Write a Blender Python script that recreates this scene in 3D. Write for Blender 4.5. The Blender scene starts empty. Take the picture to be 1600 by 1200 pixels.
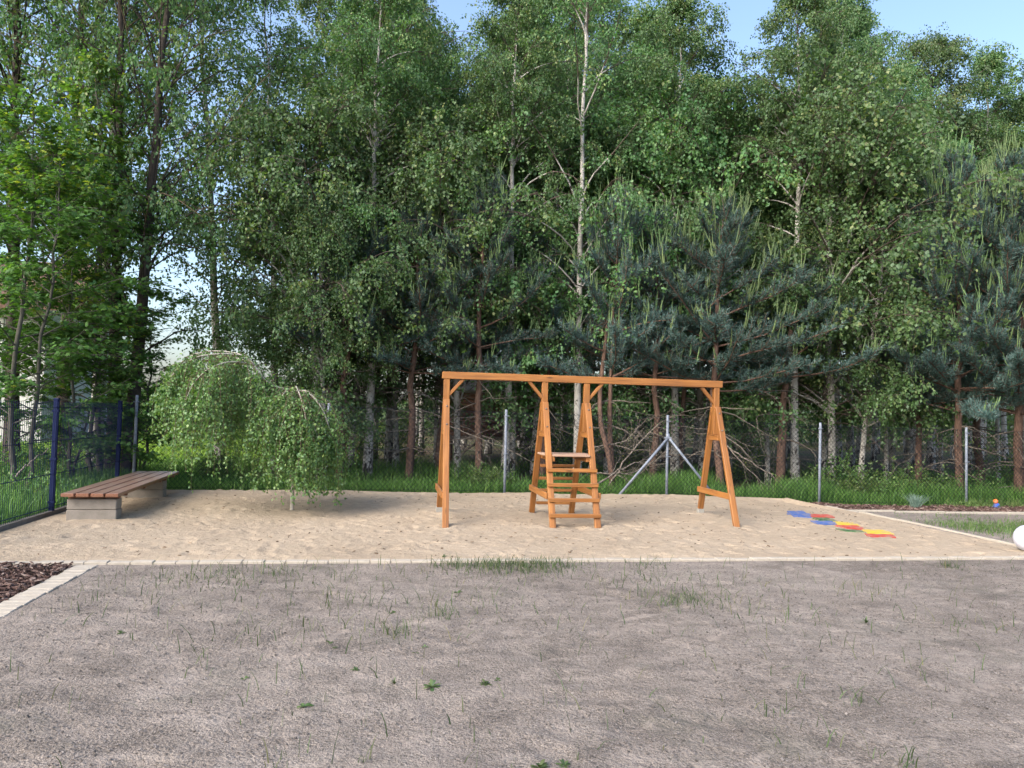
import bpy, math, random
import numpy as np
from mathutils import Vector, Matrix
rng = np.random.default_rng(7)
random.seed(7)
scn = bpy.context.scene
col = scn.collection
rad = math.radians

# ------------------------------------------------------------------ camera and layout frame
# world x runs along the playground (right), y runs away from the camera, z up, metres
PITCH, ROLL, HCAM, FPX, YAW = rad(2.2), rad(1.5), 1.5, 1200.0, rad(9.3)
cy, sy = math.cos(YAW), math.sin(YAW)
def to_site(v): return np.array([v[0]*cy+v[1]*sy, -v[0]*sy+v[1]*cy, v[2]])
_f = np.array([0, math.cos(PITCH), math.sin(PITCH)]); _u0 = np.array([0, -math.sin(PITCH), math.cos(PITCH)]); _r0 = np.array([1., 0, 0])
_r = math.cos(ROLL)*_r0+math.sin(ROLL)*_u0; _u = -math.sin(ROLL)*_r0+math.cos(ROLL)*_u0
CF, CR, CU = to_site(_f), to_site(_r), to_site(_u)
def ray(px, py): return CF+(px-800)/FPX*CR-(py-600)/FPX*CU
def ground_at(px, py, z=0.0):
    d = ray(px, py); k = (z-HCAM)/d[2]; return d[0]*k, d[1]*k
def plane_at(px, py, t):
    d = ray(px, py); k = t/d[1]; return d[0]*k, t, HCAM+d[2]*k
cam_d = bpy.data.cameras.new('camera'); cam = bpy.data.objects.new('camera', cam_d); col.objects.link(cam)
cam_d.sensor_width = 36; cam_d.lens = 27; cam_d.clip_end = 2000; cam_d.clip_start = .05
M = Matrix((( CR[0], CU[0], -CF[0], 0), (CR[1], CU[1], -CF[1], 0), (CR[2], CU[2], -CF[2], HCAM), (0, 0, 0, 1)))
cam.matrix_world = M; scn.camera = cam

def sstep(x, a, b):
    t = np.clip((x-a)/(b-a), 0, 1); return t*t*(3-2*t)
def gz(s, t): return -0.17*sstep(s, 4.5, 10)*sstep(t, 10.5, 14.2)
def vnoise(x, y, seed=0):
    xi = np.floor(x).astype(np.int64); yi = np.floor(y).astype(np.int64); xf = x-xi; yf = y-yi
    def h(a, b):
        n = (a*374761393+b*668265263+seed*1442695041) & 0xffffffff
        n = ((n ^ (n >> 13))*1274126177) & 0xffffffff
        return ((n ^ (n >> 16)) & 0xffff)/65535.0
    u = xf*xf*(3-2*xf); v = yf*yf*(3-2*yf)
    return (h(xi, yi)*(1-u)+h(xi+1, yi)*u)*(1-v)+(h(xi, yi+1)*(1-u)+h(xi+1, yi+1)*u)*v-.5

# ------------------------------------------------------------------ tagging
def tag(o, label=None, cat=None, group=None, kind=None):
    if label: o['label'] = label
    if cat: o['category'] = cat
    if group: o['group'] = group
    if kind: o['kind'] = kind
    return o
def empty(name, loc, label, cat, group=None, rz=0):
    o = bpy.data.objects.new(name, None); col.objects.link(o); o.location = loc; o.rotation_euler = (0, 0, rz)
    o.empty_display_size = .1
    return tag(o, label, cat, group)
def link(name, me, parent=None):
    o = bpy.data.objects.new(name, me); col.objects.link(o)
    if parent is not None: o.parent = parent
    return o

# ------------------------------------------------------------------ mesh building
class MB:
    def __init__(self): self.V = []; self.F = []; self.n = 0
    def add(self, v, f, a=0.5, m=0, g=None, smooth=False):
        v = np.asarray(v, float).reshape(-1, 3); f = np.asarray(f, np.int64)
        a = np.broadcast_to(np.asarray(a, float), (len(v),)) if np.ndim(a) == 0 else np.asarray(a, float)
        g = v if g is None else np.asarray(g, float).reshape(-1, 3)
        self.V.append((v, a, g)); self.F.append((f+self.n, m, smooth)); self.n += len(v)
        return self
    def mesh(self, name, mats):
        me = bpy.data.meshes.new(name)
        v = np.concatenate([x[0] for x in self.V]); a = np.concatenate([x[1] for x in self.V]); g = np.concatenate([x[2] for x in self.V])
        me.vertices.add(len(v)); me.vertices.foreach_set('co', v.astype(np.float32).ravel())
        li, ls, mi, sm, o = [], [], [], [], 0
        for f, m, s in self.F:
            k = f.shape[1]; li.append(f.ravel()); ls.append(o+np.arange(len(f))*k); o += f.size
            mi.append(np.full(len(f), m)); sm.append(np.full(len(f), s))
        li = np.concatenate(li); ls = np.concatenate(ls)
        me.loops.add(len(li)); me.loops.foreach_set('vertex_index', li.astype(np.int32))
        me.polygons.add(len(ls)); me.polygons.foreach_set('loop_start', ls.astype(np.int32))
        me.polygons.foreach_set('material_index', np.concatenate(mi).astype(np.int32))
        me.polygons.foreach_set('use_smooth', np.concatenate(sm).astype(bool))
        for m in mats: me.materials.append(m)
        at = me.attributes.new('v', 'FLOAT', 'POINT'); at.data.foreach_set('value', a.astype(np.float32))
        at = me.attributes.new('g', 'FLOAT_VECTOR', 'POINT'); at.data.foreach_set('vector', g.astype(np.float32).ravel())
        me.update(calc_edges=True)
        return me
    def build(self, name, mats, parent=None):
        if not isinstance(mats, (list, tuple)): mats = [mats]
        return link(name, self.mesh(name, mats), parent)
BOXF = np.array([(0,3,2,1),(4,5,6,7),(0,1,5,4),(1,2,6,5),(2,3,7,6),(3,0,4,7)])
def box(mb, x0, x1, y0, y1, z0, z1, a=.5, m=0, c=0.004):
    """box with chamfered edges"""
    c = min(c, (x1-x0)*.3, (y1-y0)*.3, (z1-z0)*.3)
    v = []; f = []
    X = (x0, x1); Y = (y0, y1); Z = (z0, z1); idx = {}
    for i in (0, 1):
        for j in (0, 1):
            for k in (0, 1):
                sx, sY, sz = (c if i == 0 else -c), (c if j == 0 else -c), (c if k == 0 else -c)
                for ax in range(3):
                    p = [X[i]+sx, Y[j]+sY, Z[k]+sz]; p[ax] = (X[i], Y[j], Z[k])[ax]
                    idx[(i, j, k, ax)] = len(v); v.append(p)
    Q = [(0,0),(1,0),(1,1),(0,1)]
    q4 = []; 
    for side in (0, 1):
        a1 = [idx[(side, a_, b_, 0)] for a_, b_ in Q]; a2 = [idx[(a_, side, b_, 1)] for a_, b_ in Q]; a3 = [idx[(a_, b_, side, 2)] for a_, b_ in Q]
        q4 += [a1 if side else a1[::-1], a2[::-1] if side else a2, a3 if side else a3[::-1]]
    for a_ in (0, 1):
        for b_ in (0, 1):
            q4.append([idx[(a_, b_, 0, 0)], idx[(a_, b_, 1, 0)], idx[(a_, b_, 1, 1)], idx[(a_, b_, 0, 1)]])
            q4.append([idx[(a_, 0, b_, 0)], idx[(a_, 1, b_, 0)], idx[(a_, 1, b_, 2)], idx[(a_, 0, b_, 2)]])
            q4.append([idx[(0, a_, b_, 1)], idx[(1, a_, b_, 1)], idx[(1, a_, b_, 2)], idx[(0, a_, b_, 2)]])
    t3 = [[idx[(i, j, k, 0)], idx[(i, j, k, 1)], idx[(i, j, k, 2)]] for i in (0, 1) for j in (0, 1) for k in (0, 1)]
    v = np.array(v)
    mb.add(v, q4, a, m); n = mb.n-len(v)
    mb.F.append((np.array(t3)+n, m, False))
def beam(mb, p0, p1, w, h, side=(1, 0, 0), a=.5, m=0, c=.005, off=None):
    """timber from p0 to p1: w along `side`, h across; grain coordinate g = (along, across, across)"""
    p0 = np.array(p0, float); p1 = np.array(p1, float); d = p1-p0; L = np.linalg.norm(d); d /= L
    s = np.array(side, float); s -= d*np.dot(s, d); s /= np.linalg.norm(s); t = np.cross(d, s)
    tmp = MB(); box(tmp, 0, L, -w/2, w/2, -h/2, h/2, a, m, c)
    v = tmp.V[0][0]; o = rng.uniform(0, 50, 3) if off is None else np.array(off)
    g = v+o
    W = p0+v[:, :1]*d+v[:, 1:2]*s+v[:, 2:3]*t
    mb.add(W, tmp.F[0][0], a, m, g); n = mb.n-len(W); mb.F.append((tmp.F[1][0]+n, m, False))
def tubes(mb, P, R, n=5, a=.5, m=0, cap=False):
    """P [N,K,3] polylines, R [N,K] radii"""
    P = np.asarray(P, float); R = np.asarray(R, float)
    N, K = P.shape[:2]
    T = np.gradient(P, axis=1); T /= np.linalg.norm(T, axis=2, keepdims=True)+1e-9
    avg = np.abs(T.mean(axis=1)); ref = np.zeros((N, 3)); ref[np.arange(N), np.argmin(avg, axis=1)] = 1
    S = np.cross(T, ref[:, None, :]); S /= np.linalg.norm(S, axis=2, keepdims=True)+1e-9; B = np.cross(T, S)
    th = np.arange(n)/n*2*math.pi
    V = P[:, :, None, :]+R[:, :, None, None]*(np.cos(th)[None, None, :, None]*S[:, :, None, :]+np.sin(th)[None, None, :, None]*B[:, :, None, :])
    base = (np.arange(N)*K*n)[:, None, None]; k = np.arange(K-1)[None, :, None]; j = np.arange(n)[None, None, :]; j2 = (j+1) % n
    F = np.stack([base+k*n+j, base+k*n+j2, base+(k+1)*n+j2, base+(k+1)*n+j], axis=-1).reshape(-1, 4)
    if np.ndim(a) == 2: a = np.repeat(a[:, :, None], n, axis=2).ravel()
    mb.add(V.reshape(-1, 3), F, a, m, smooth=True)
    if cap and N == 1:
        nn = mb.n; mb.F.append((np.array([[nn-n+i for i in range(n)]]), m, False)); mb.F.append((np.array([[nn-K*n+i for i in range(n)][::-1]]), m, False))
def norm(v): return v/(np.linalg.norm(v, axis=-1, keepdims=True)+1e-9)
def leaves(mb, P, D, L, wr=.62, a=None, m=0, fold=.15):
    """flat rhombic leaves: base P, tip direction D, length L"""
    N = len(P); D = norm(D); r = norm(rng.normal(size=(N, 3))); S = norm(np.cross(D, r)); Nn = np.cross(D, S)
    L = np.broadcast_to(L, (N,))[:, None]
    v = np.stack([P, P+D*L*.42+S*L*wr*.5+Nn*L*fold*.3, P+D*L, P+D*L*.42-S*L*wr*.5+Nn*L*fold*.3], axis=1).reshape(-1, 3)
    if a is None: a = rng.random(N)
    mb.add(v, np.arange(4*N).reshape(-1, 4), np.repeat(a, 4), m)

# ------------------------------------------------------------------ materials
class NT:
    def __init__(self, name):
        self.m = bpy.data.materials.new(name); self.m.use_nodes = True; self.t = self.m.node_tree; self.t.nodes.clear()
        self.out = self.t.nodes.new('ShaderNodeOutputMaterial')
    def n(self, typ, **kw):
        nd = self.t.nodes.new('ShaderNode'+typ)
        for k, v in kw.items():
            if k in nd.inputs: nd.inputs[k].default_value = v
            else: setattr(nd, k, v)
        return nd
    def l(self, a, b): self.t.links.new(a, b)
    def attr(self, name): return self.n('Attribute', attribute_name=name)
    def noise(self, vec, scale, detail=4, rough=.55, dist=0):
        nd = self.n('TexNoise', Scale=scale, Detail=detail, Roughness=rough, Distortion=dist); self.l(vec, nd.inputs['Vector']); return nd.outputs['Fac']
    def ramp(self, fac, stops, interp='LINEAR'):
        nd = self.n('ValToRGB'); cr = nd.color_ramp; cr.interpolation = interp
        while len(cr.elements) > 1: cr.elements.remove(cr.elements[-1])
        for i, (p, c) in enumerate(stops):
            e = cr.elements[0] if i == 0 else cr.elements.new(p)
            e.position = p; c = (c, c, c) if isinstance(c, (int, float)) else c; e.color = (*c, 1)
        self.l(fac, nd.inputs[0]); return nd.outputs[0]
    def mix(self, fac, a, b, mode='MIX'):
        nd = self.n('Mix', data_type='RGBA', blend_type=mode)
        for s, v in ((nd.inputs[0], fac), (nd.inputs[6], a), (nd.inputs[7], b)):
            if isinstance(v, bpy.types.NodeSocket): self.l(v, s)
            elif isinstance(v, (int, float)): s.default_value = v if s.type == 'VALUE' else (v, v, v, 1)
            else: s.default_value = (*v, 1)
        return nd.outputs[2]
    def scale(self, vec, xyz):
        nd = self.n('Mapping'); nd.inputs['Scale'].default_value = xyz; self.l(vec, nd.inputs[0]); return nd.outputs[0]
    def math(self, op, a, b=0):
        nd = self.n('Math', operation=op)
        for s, v in ((nd.inputs[0], a), (nd.inputs[1], b)):
            if isinstance(v, bpy.types.NodeSocket): self.l(v, s)
            else: s.default_value = v
        return nd.outputs[0]
    def bump(self, h, strength=.5, dist=.01, normal=None):
        nd = self.n('Bump', Strength=strength, Distance=dist); self.l(h, nd.inputs['Height'])
        if normal is not None: self.l(normal, nd.inputs['Normal'])
        return nd.outputs[0]
    def bsdf(self, color, rough=.8, bump=None, spec=.3, metal=0):
        b = self.n('BsdfPrincipled', Metallic=metal); b.inputs['Specular IOR Level'].default_value = spec
        for s, v in ((b.inputs['Base Color'], color), (b.inputs['Roughness'], rough)):
            if isinstance(v, bpy.types.NodeSocket): self.l(v, s)
            elif isinstance(v, (int, float)): s.default_value = v
            else: s.default_value = (*v, 1)
        if bump is not None: self.l(bump, b.inputs['Normal'])
        self.l(b.outputs[0], self.out.inputs[0]); return self.m
    def obj(self): return self.n('TexCoord').outputs['Object']

def leaf_mat(name, stops, trans=.35, gloss=.05, tint=.0):
    t = NT(name); v = t.attr('v').outputs['Fac']
    c = t.ramp(v, stops)
    oi = t.n('ObjectInfo').outputs['Random']
    hs = t.n('HueSaturation'); t.l(c, hs.inputs['Color'])
    t.l(t.math('ADD', t.math('MULTIPLY', oi, .5), .75), hs.inputs['Value']); t.l(t.math('ADD', t.math('MULTIPLY', oi, .03), .485), hs.inputs['Hue'])
    c = hs.outputs[0]
    d = t.n('BsdfDiffuse'); tr = t.n('BsdfTranslucent'); gl = t.n('BsdfGlossy', Roughness=.6)
    t.l(c, d.inputs[0]); tc = t.mix(1.0, c, (1.25, 1.3, .55), 'MULTIPLY'); t.l(tc, tr.inputs[0])
    gl.inputs[0].default_value = (.8, .85, .9, 1)
    m1 = t.n('MixShader'); m1.inputs[0].default_value = trans; t.l(d.outputs[0], m1.inputs[1]); t.l(tr.outputs[0], m1.inputs[2])
    m2 = t.n('MixShader'); m2.inputs[0].default_value = gloss; t.l(m1.outputs[0], m2.inputs[1]); t.l(gl.outputs[0], m2.inputs[2])
    t.l(m2.outputs[0], t.out.inputs[0]); return t.m
M_birch = leaf_mat('birch_leaf', [(0, (.050, .120, .036)), (.6, (.092, .190, .056)), (.93, (.15, .25, .075)), (1, (.24, .29, .10))], .42, .04)
M_weep = leaf_mat('weeping_birch_leaf', [(0, (.055, .125, .03)), (.6, (.115, .215, .055)), (1, (.23, .32, .085))], .42, .05)
M_maple = leaf_mat('maple_leaf', [(0, (.05, .125, .03)), (.6, (.095, .20, .04)), (.92, (.15, .27, .05)), (1, (.32, .38, .05))], .42, .03)
M_needle = leaf_mat('pine_needle', [(0, (.026, .062, .056)), (.6, (.055, .115, .100)), (1, (.11, .18, .155))], .15, .05)
M_candle = leaf_mat('pine_shoot', [(0, (.085, .155, .060)), (1, (.19, .28, .11))], .12, .03)
M_grass = leaf_mat('grass_blade', [(0, (.05, .125, .024)), (.6, (.105, .22, .042)), (1, (.21, .33, .075))], .38, .03)
M_weed = leaf_mat('weed_leaf', [(0, (.035, .07, .02)), (.7, (.07, .12, .035)), (1, (.13, .17, .06))], .3, .04)
M_lawn = leaf_mat('lawn_blade', [(0, (.12, .22, .03)), (1, (.26, .36, .07))], .38, .02)
M_herb = leaf_mat('herb_leaf', [(0, (.06, .14, .03)), (.7, (.12, .23, .05)), (1, (.22, .30, .09))], .4, .04)
M_bluegrass = leaf_mat('blue_fescue_blade', [(0, (.12, .20, .17)), (1, (.22, .30, .26))], .2, .04)
M_dry = leaf_mat('dry_blade', [(0, (.03, .055, .02)), (.5, (.06, .085, .03)), (1, (.15, .13, .075))], .3, .02)

def bark_birch():
    t = NT('birch_bark'); o = t.obj(); v = t.attr('v').outputs['Fac']
    blot = t.noise(t.scale(o, (5, 5, 3.2)), 1.6, 4, .6, .6)
    len_ = t.noise(t.scale(o, (7, 7, 42)), 1, 3, .6)
    c = t.ramp(t.noise(t.scale(o, (8, 8, 5)), 1, 3), [(.3, (.28, .27, .25)), (.65, (.50, .485, .46))])
    c = t.mix(t.ramp(len_, [(.60, 0.), (.68, 1.)]), c, (.07, .06, .055))
    z = t.n('SeparateXYZ'); t.l(o, z.inputs[0])
    base = t.math('SUBTRACT', .68, t.math('MULTIPLY', z.outputs[2], .035))
    low = t.math('MULTIPLY', t.math('SUBTRACT', 1.1, z.outputs[2]), .16)
    k = t.math('SUBTRACT', t.math('ADD', blot, t.math('MAXIMUM', low, 0.)), .60)
    c = t.mix(t.ramp(k, [(0, 0.), (.06, 1.)]), c, (.035, .03, .028))
    c = t.mix(t.ramp(v, [(.35, 0.), (.6, 1.)]), c, (.085, .065, .055))   # thin twigs are brown
    return t.bsdf(c, .8, t.bump(blot, .5, .02))
def bark_pine():
    t = NT('pine_bark'); o = t.obj(); n1 = t.noise(t.scale(o, (14, 14, 5)), 1.5, 5, .65, .4)
    v = t.attr('v').outputs['Fac']
    c = t.ramp(n1, [(.3, (.045, .03, .024)), (.55, (.13, .08, .06)), (.75, (.20, .13, .10))])
    c = t.mix(t.ramp(v, [(.35, 0.), (.6, 1.)]), c, (.14, .12, .10))
    return t.bsdf(c, .9, t.bump(n1, .8, .02))
def bark_dark(name, c0, c1):
    t = NT(name); o = t.obj(); n1 = t.noise(t.scale(o, (16, 16, 5)), 1.5, 5, .65, .3)
    v = t.attr('v').outputs['Fac']; c = t.mix(t.ramp(v, [(.7, 0.), (.9, 1.)]), t.ramp(n1, [(.3, c0), (.7, c1)]), (.10, .075, .05))
    return t.bsdf(c, .9, t.bump(n1, .7, .015))
M_bbark = bark_birch(); M_pbark = bark_pine()
M_mbark = bark_dark('maple_bark', (.05, .05, .042), (.13, .125, .105)); M_dbark = bark_dark('old_bark', (.022, .018, .016), (.075, .062, .052))
M_stick = bark_dark('dead_wood', (.12, .10, .08), (.30, .26, .22)); M_stem = bark_dark('green_stem', (.05, .08, .02), (.11, .13, .05))
M_wbark = bark_dark('grafted_birch_bark', (.20, .18, .15), (.48, .45, .40))

def wood(name, cols, rough=.42, knot=1.0, dirt_sheen=0.0, spec=.4):
    t = NT(name); g = t.attr('g').outputs['Vector']
    grain = t.noise(t.scale(g, (2.2, 55, 55)), 1, 5, .6, .3)
    broad = t.noise(t.scale(g, (.9, 6, 6)), 1, 2)
    c = t.ramp(t.math('ADD', t.math('MULTIPLY', grain, .6), t.math('MULTIPLY', broad, .4)), [(.3, cols[0]), (.5, cols[1]), (.68, cols[2])])
    vo = t.n('TexVoronoi', Scale=1.0); t.l(t.scale(g, (3.0, 11, 11)), vo.inputs['Vector'])
    kn = t.ramp(vo.outputs['Distance'], [(.07, 1.), (.20, 0.)])
    c = t.mix(t.math('MULTIPLY', kn, .75*knot), c, tuple(x*.28 for x in cols[0]))
    if dirt_sheen:
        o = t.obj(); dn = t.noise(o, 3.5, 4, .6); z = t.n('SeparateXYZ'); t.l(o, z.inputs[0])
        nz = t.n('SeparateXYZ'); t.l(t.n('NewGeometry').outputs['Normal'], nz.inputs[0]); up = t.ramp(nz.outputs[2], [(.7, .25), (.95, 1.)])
        k = t.math('MULTIPLY', t.math('MULTIPLY', t.ramp(dn, [(.30, .45), (.68, 1.)]), up), dirt_sheen); c = t.mix(k, c, (.27, .22, .19))  # blotchy grey dust; stronger on upward faces, painting their pale sheen into the colour
    return t.bsdf(c, rough, t.bump(grain, .25, .002), spec)
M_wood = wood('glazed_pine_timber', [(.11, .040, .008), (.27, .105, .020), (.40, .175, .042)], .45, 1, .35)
M_step = wood('weathered_platform_board', [(.27, .165, .11), (.37, .25, .18), (.45, .33, .26)], .7, .6)
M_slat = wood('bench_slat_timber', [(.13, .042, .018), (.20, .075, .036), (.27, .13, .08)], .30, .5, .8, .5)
M_log = wood('cabin_log', [(.06, .03, .02), (.11, .055, .035), (.16, .085, .055)], .8, .5)

def concrete(name, a, b, sc=9, bump=.4):
    t = NT(name); o = t.obj(); n1 = t.noise(o, sc, 6, .65); n2 = t.noise(o, 130, 2)
    c = t.mix(.35, t.ramp(n1, [(.32, a), (.68, b)]), t.ramp(n2, [(.3, a), (.7, b)]))
    return t.bsdf(c, .92, t.bump(t.math('ADD', n1, t.math('MULTIPLY', n2, .4)), bump, .004), .2)
M_conc = concrete('concrete_block', (.19, .17, .145), (.29, .262, .232))
M_paver = concrete('concrete_paver', (.32, .285, .235), (.42, .38, .325), 14)
M_kerb = concrete('kerb_concrete', (.11, .10, .09), (.18, .165, .15))
M_mount = concrete('anchor_footing', (.22, .21, .19), (.36, .35, .32))

def soil_mat():
    t = NT('bare_soil'); o = t.obj()
    big = t.noise(o, .45, 4, .55, .5); mid = t.noise(t.scale(o, (1, 1.5, 1)), 2.6, 6, .62, .5); fine = t.noise(o, 62, 3, .65); gr = t.noise(o, 150, 2, .6)
    c = t.ramp(t.math('ADD', t.math('MULTIPLY', big, .45), t.math('MULTIPLY', mid, .55)), [(.38, (.145, .123, .106)), (.50, (.238, .203, .176)), (.62, (.300, .260, .228))])
    trod = t.ramp(t.noise(t.scale(o, (1, 1.2, 1)), 4.2, 4, .55, 1.2), [(.55, 0.), (.66, 1.)])        # dry smooth trodden patches
    grit = t.math('MULTIPLY', t.math('SUBTRACT', 1.0, t.math('MULTIPLY', trod, .7)), 1.0)
    c = t.mix(t.math('MULTIPLY', t.ramp(fine, [(.36, .6), (.49, 0.)]), grit), c, (.060, .052, .046))
    c = t.mix(t.math('MULTIPLY', t.ramp(gr, [(.36, .75), (.46, 0.)]), grit), c, (.045, .039, .034))
    c = t.mix(t.math('MULTIPLY', t.ramp(gr, [(.55, 0.), (.68, 1.)]), .6), c, (.40, .365, .335))
    c = t.mix(t.math('MULTIPLY', trod, .38), c, (.325, .280, .243))
    moss = t.ramp(t.noise(o, .9, 6, .72, .4), [(.55, 0.), (.66, 1.)])
    c = t.mix(t.math('MULTIPLY', moss, .40), c, (.105, .105, .085))
    dark = t.ramp(t.noise(t.scale(o, (1, 2.2, 1)), 5.0, 6, .75, .3), [(.60, 0.), (.70, 1.)])
    c = t.mix(t.math('MULTIPLY', dark, .6), c, (.075, .064, .055))
    h = t.math('ADD', t.math('MULTIPLY', fine, 1.2), t.math('MULTIPLY', t.noise(o, 28, 4, .65), 1.6))
    return t.bsdf(c, .97, t.bump(h, .9, .014), .15)
def sand_mat():
    t = NT('play_sand'); o = t.obj()
    big = t.noise(o, .7, 4, .6, .4); fine = t.noise(o, 60, 3, .7); mid = t.noise(t.scale(o, (1, 1.7, 1)), 7, 4, .62)
    c = t.ramp(t.math('ADD', t.math('MULTIPLY', big, .5), t.math('MULTIPLY', mid, .5)), [(.34, (.29, .232, .170)), (.52, (.360, .292, .216)), (.68, (.41, .338, .258))])
    c = t.mix(t.math('MULTIPLY', t.ramp(fine, [(.30, 1.), (.46, 0.)]), .45), c, (.15, .118, .09))
    h = t.math('ADD', t.math('MULTIPLY', fine, .5), t.math('MULTIPLY', t.noise(o, 14, 5, .65), 2.0))
    return t.bsdf(c, .97, t.bump(h, .8, .016), .15)
def floor_mat():
    t = NT('forest_floor'); o = t.obj()
    n1 = t.noise(o, .5, 4, .6, .5); n2 = t.noise(o, 9, 5, .7)
    c = t.ramp(n2, [(.35, (.035, .045, .015)), (.5, (.06, .09, .02)), (.7, (.13, .12, .07))])
    c = t.mix(t.ramp(n1, [(.40, 0.), (.60, 1.)]), c, t.ramp(n2, [(.3, (.05, .035, .022)), (.7, (.17, .12, .08))]))
    v = t.attr('v').outputs['Fac']                         # lawn area
    c = t.mix(v, c, t.ramp(n2, [(.3, (.12, .20, .03)), (.7, (.23, .33, .06))]))
    return t.bsdf(c, .95, t.bump(n2, .8, .05), .1)
M_soil, M_sand, M_floor = soil_mat(), sand_mat(), floor_mat()
def chip_mat(name, st):
    t = NT(name); v = t.attr('v').outputs['Fac']; return t.bsdf(t.ramp(v, st), .85, None, .25)
M_chip = chip_mat('bark_chip', [(0, (.024, .014, .012)), (.5, (.075, .042, .034)), (.85, (.15, .10, .085)), (1, (.28, .22, .19))])
M_litter = chip_mat('leaf_litter', [(0, (.05, .03, .018)), (.6, (.12, .075, .045)), (1, (.20, .14, .085))])
M_clod = chip_mat('soil_clod', [(0, (.07, .062, .056)), (.6, (.15, .133, .123)), (1, (.22, .20, .188))])
def metal(name, a, b, rough=.45, metal_=.6, sc=25):
    t = NT(name); o = t.obj(); n1 = t.noise(o, sc, 4, .6); return t.bsdf(t.ramp(n1, [(.35, a), (.65, b)]), rough, None, .5 if rough < .6 else .15, metal_)
M_galv = metal('galvanised_steel', (.14, .165, .205), (.24, .27, .325), .6, .2)
M_bolt = metal('zinc_bolt', (.10, .10, .11), (.2, .2, .21), .45, .5)
M_navy = metal('navy_powder_coat', (.005, .010, .045), (.008, .015, .060), .7, 0)
M_mesh = metal('dark_coated_wire', (.005, .007, .014), (.009, .012, .022), .7, 0)
M_ballm = metal('white_plastic', (.46, .475, .57), (.50, .515, .60), .35, 0, 3)
M_roof = metal('weathered_roof_sheet', (.22, .22, .21), (.36, .36, .34), .8, 0, 5)
M_wall = concrete('pale_render', (.42, .42, .42), (.52, .52, .52), 3)
M_brown = metal('brown_roof_tiles', (.10, .06, .045), (.18, .11, .085), .8, 0, 8)
M_glass = metal('dark_window_glass', (.03, .035, .04), (.05, .055, .06), .1, 0, 2)
M_white = metal('white_frame_paint', (.7, .7, .68), (.75, .75, .73), .5, 0, 4)
def paint(name, c):
    t = NT(name); o = t.obj(); n = t.noise(o, 14, 4, .6)
    s = t.mix(t.math('MULTIPLY', t.ramp(n, [(.42, 0.), (.66, 1.)]), .6), c, (.31, .25, .19)); return t.bsdf(s, .75, t.bump(t.noise(o, 120, 2), .3, .003), .3)
M_pz = {'blue': paint('blue_rubber', (.04, .11, .34)), 'red': paint('red_rubber', (.42, .04, .03)), 'green': paint('green_rubber', (.03, .10, .035)), 'yellow': paint('yellow_rubber', (.55, .39, .03))}
M_ored = paint('orange_petal', (.7, .12, .02)); M_oblue = paint('blue_plastic', (.03, .08, .40))

# ------------------------------------------------------------------ ground
def grid(xs, ys, zf, v=None, holes=None):
    X, Y = np.meshgrid(xs, ys); Z = zf(X, Y); V = np.stack([X, Y, Z], -1).reshape(-1, 3)
    nx, ny = len(xs), len(ys); i = np.arange(nx-1)[None, :]; j = np.arange(ny-1)[:, None]; b = j*nx+i
    F = np.stack([b, b+1, b+nx+1, b+nx], -1).reshape(-1, 4)
    if holes is not None:
        c = V[F].mean(axis=1); F = F[~holes(c[:, 0], c[:, 1])]
    return V, F, (v(X, Y).ravel() if v is not None else .5)
def pits(X, Y, n, x0, x1, y0, y1, depth, seed, size=(.13, .055)):
    r = np.random.default_rng(seed); Z = np.zeros_like(X); xs, ys = X[0], Y[:, 0]
    for _ in range(n):
        cx, cY = r.uniform(x0, x1), r.uniform(y0, y1); a = r.uniform(0, math.pi); la = size[0]*r.uniform(.7, 1.4); lb = size[1]*r.uniform(.7, 1.5); d = depth*r.uniform(.4, 1.2)
        i0, i1 = np.searchsorted(xs, [cx-la*2.2, cx+la*2.2]); j0, j1 = np.searchsorted(ys, [cY-la*2.2, cY+la*2.2])
        if i1-i0 < 2 or j1-j0 < 2: continue
        dx = X[j0:j1, i0:i1]-cx; dy = Y[j0:j1, i0:i1]-cY
        u = (dx*math.cos(a)+dy*math.sin(a))/la; w = (-dx*math.sin(a)+dy*math.cos(a))/lb; q = u*u+w*w
        Z[j0:j1, i0:i1] += -d*np.exp(-q*q*1.2)+d*.45*np.exp(-(np.sqrt(q)-1.35)**2*7)
    return Z
def fbm(X, Y, f, o, seed):
    Z = 0; a = 1.
    for k in range(o): Z = Z+a*vnoise(X*f, Y*f, seed+k); f *= 2.03; a *= .55
    return Z
SX0, SX1, SY0, SY1 = -4.28, 7.86, 7.80, 14.12      # the sand rectangle
def soil_z(X, Y):
    kd = np.clip(np.minimum(np.abs(X+2.55), 3)*2.5, .15, 1)*np.where(Y < 7.8, np.clip((7.72-Y)*2.5, .12, 1), 1)
    Z = gz(X, Y)+(fbm(X, Y, .8, 3, 1)*.02+fbm(X, Y, 6, 4, 5)*.011+pits(X, Y, 300, -6, 9, 1.6, 7.6, .009, 3, (.15, .07)))*kd
    return Z-.10*((X > SX0+.05) & (X < SX1-.05) & (Y > SY0+.05))-.10*((X < -2.75) & (Y < 7.6) & (X > -20))-.12*((Y > 12.45) & (X > 7.9))
xs = np.arange(-6.5, 14.5, .03); ys = np.arange(1.2, 13.4, .03)
V, F, a = grid(xs, ys, soil_z, holes=lambda x, y: ((x > SX0+.15) & (x < SX1-.15) & (y > SY0+.2)) | (x < -4.36) | ((x < -2.85) & (y < 7.6)))
o = MB().add(V, F, a, smooth=True).build('soil_ground', M_soil); tag(o, kind='structure')
V, F, a = grid(np.arange(-60, 60, 1.), np.array([-30, -20, -10, -4, 0, 1.25]), lambda X, Y: X*0-.012); tag(MB().add(V, F, a).build('ground_behind', M_soil), kind='structure')
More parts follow.
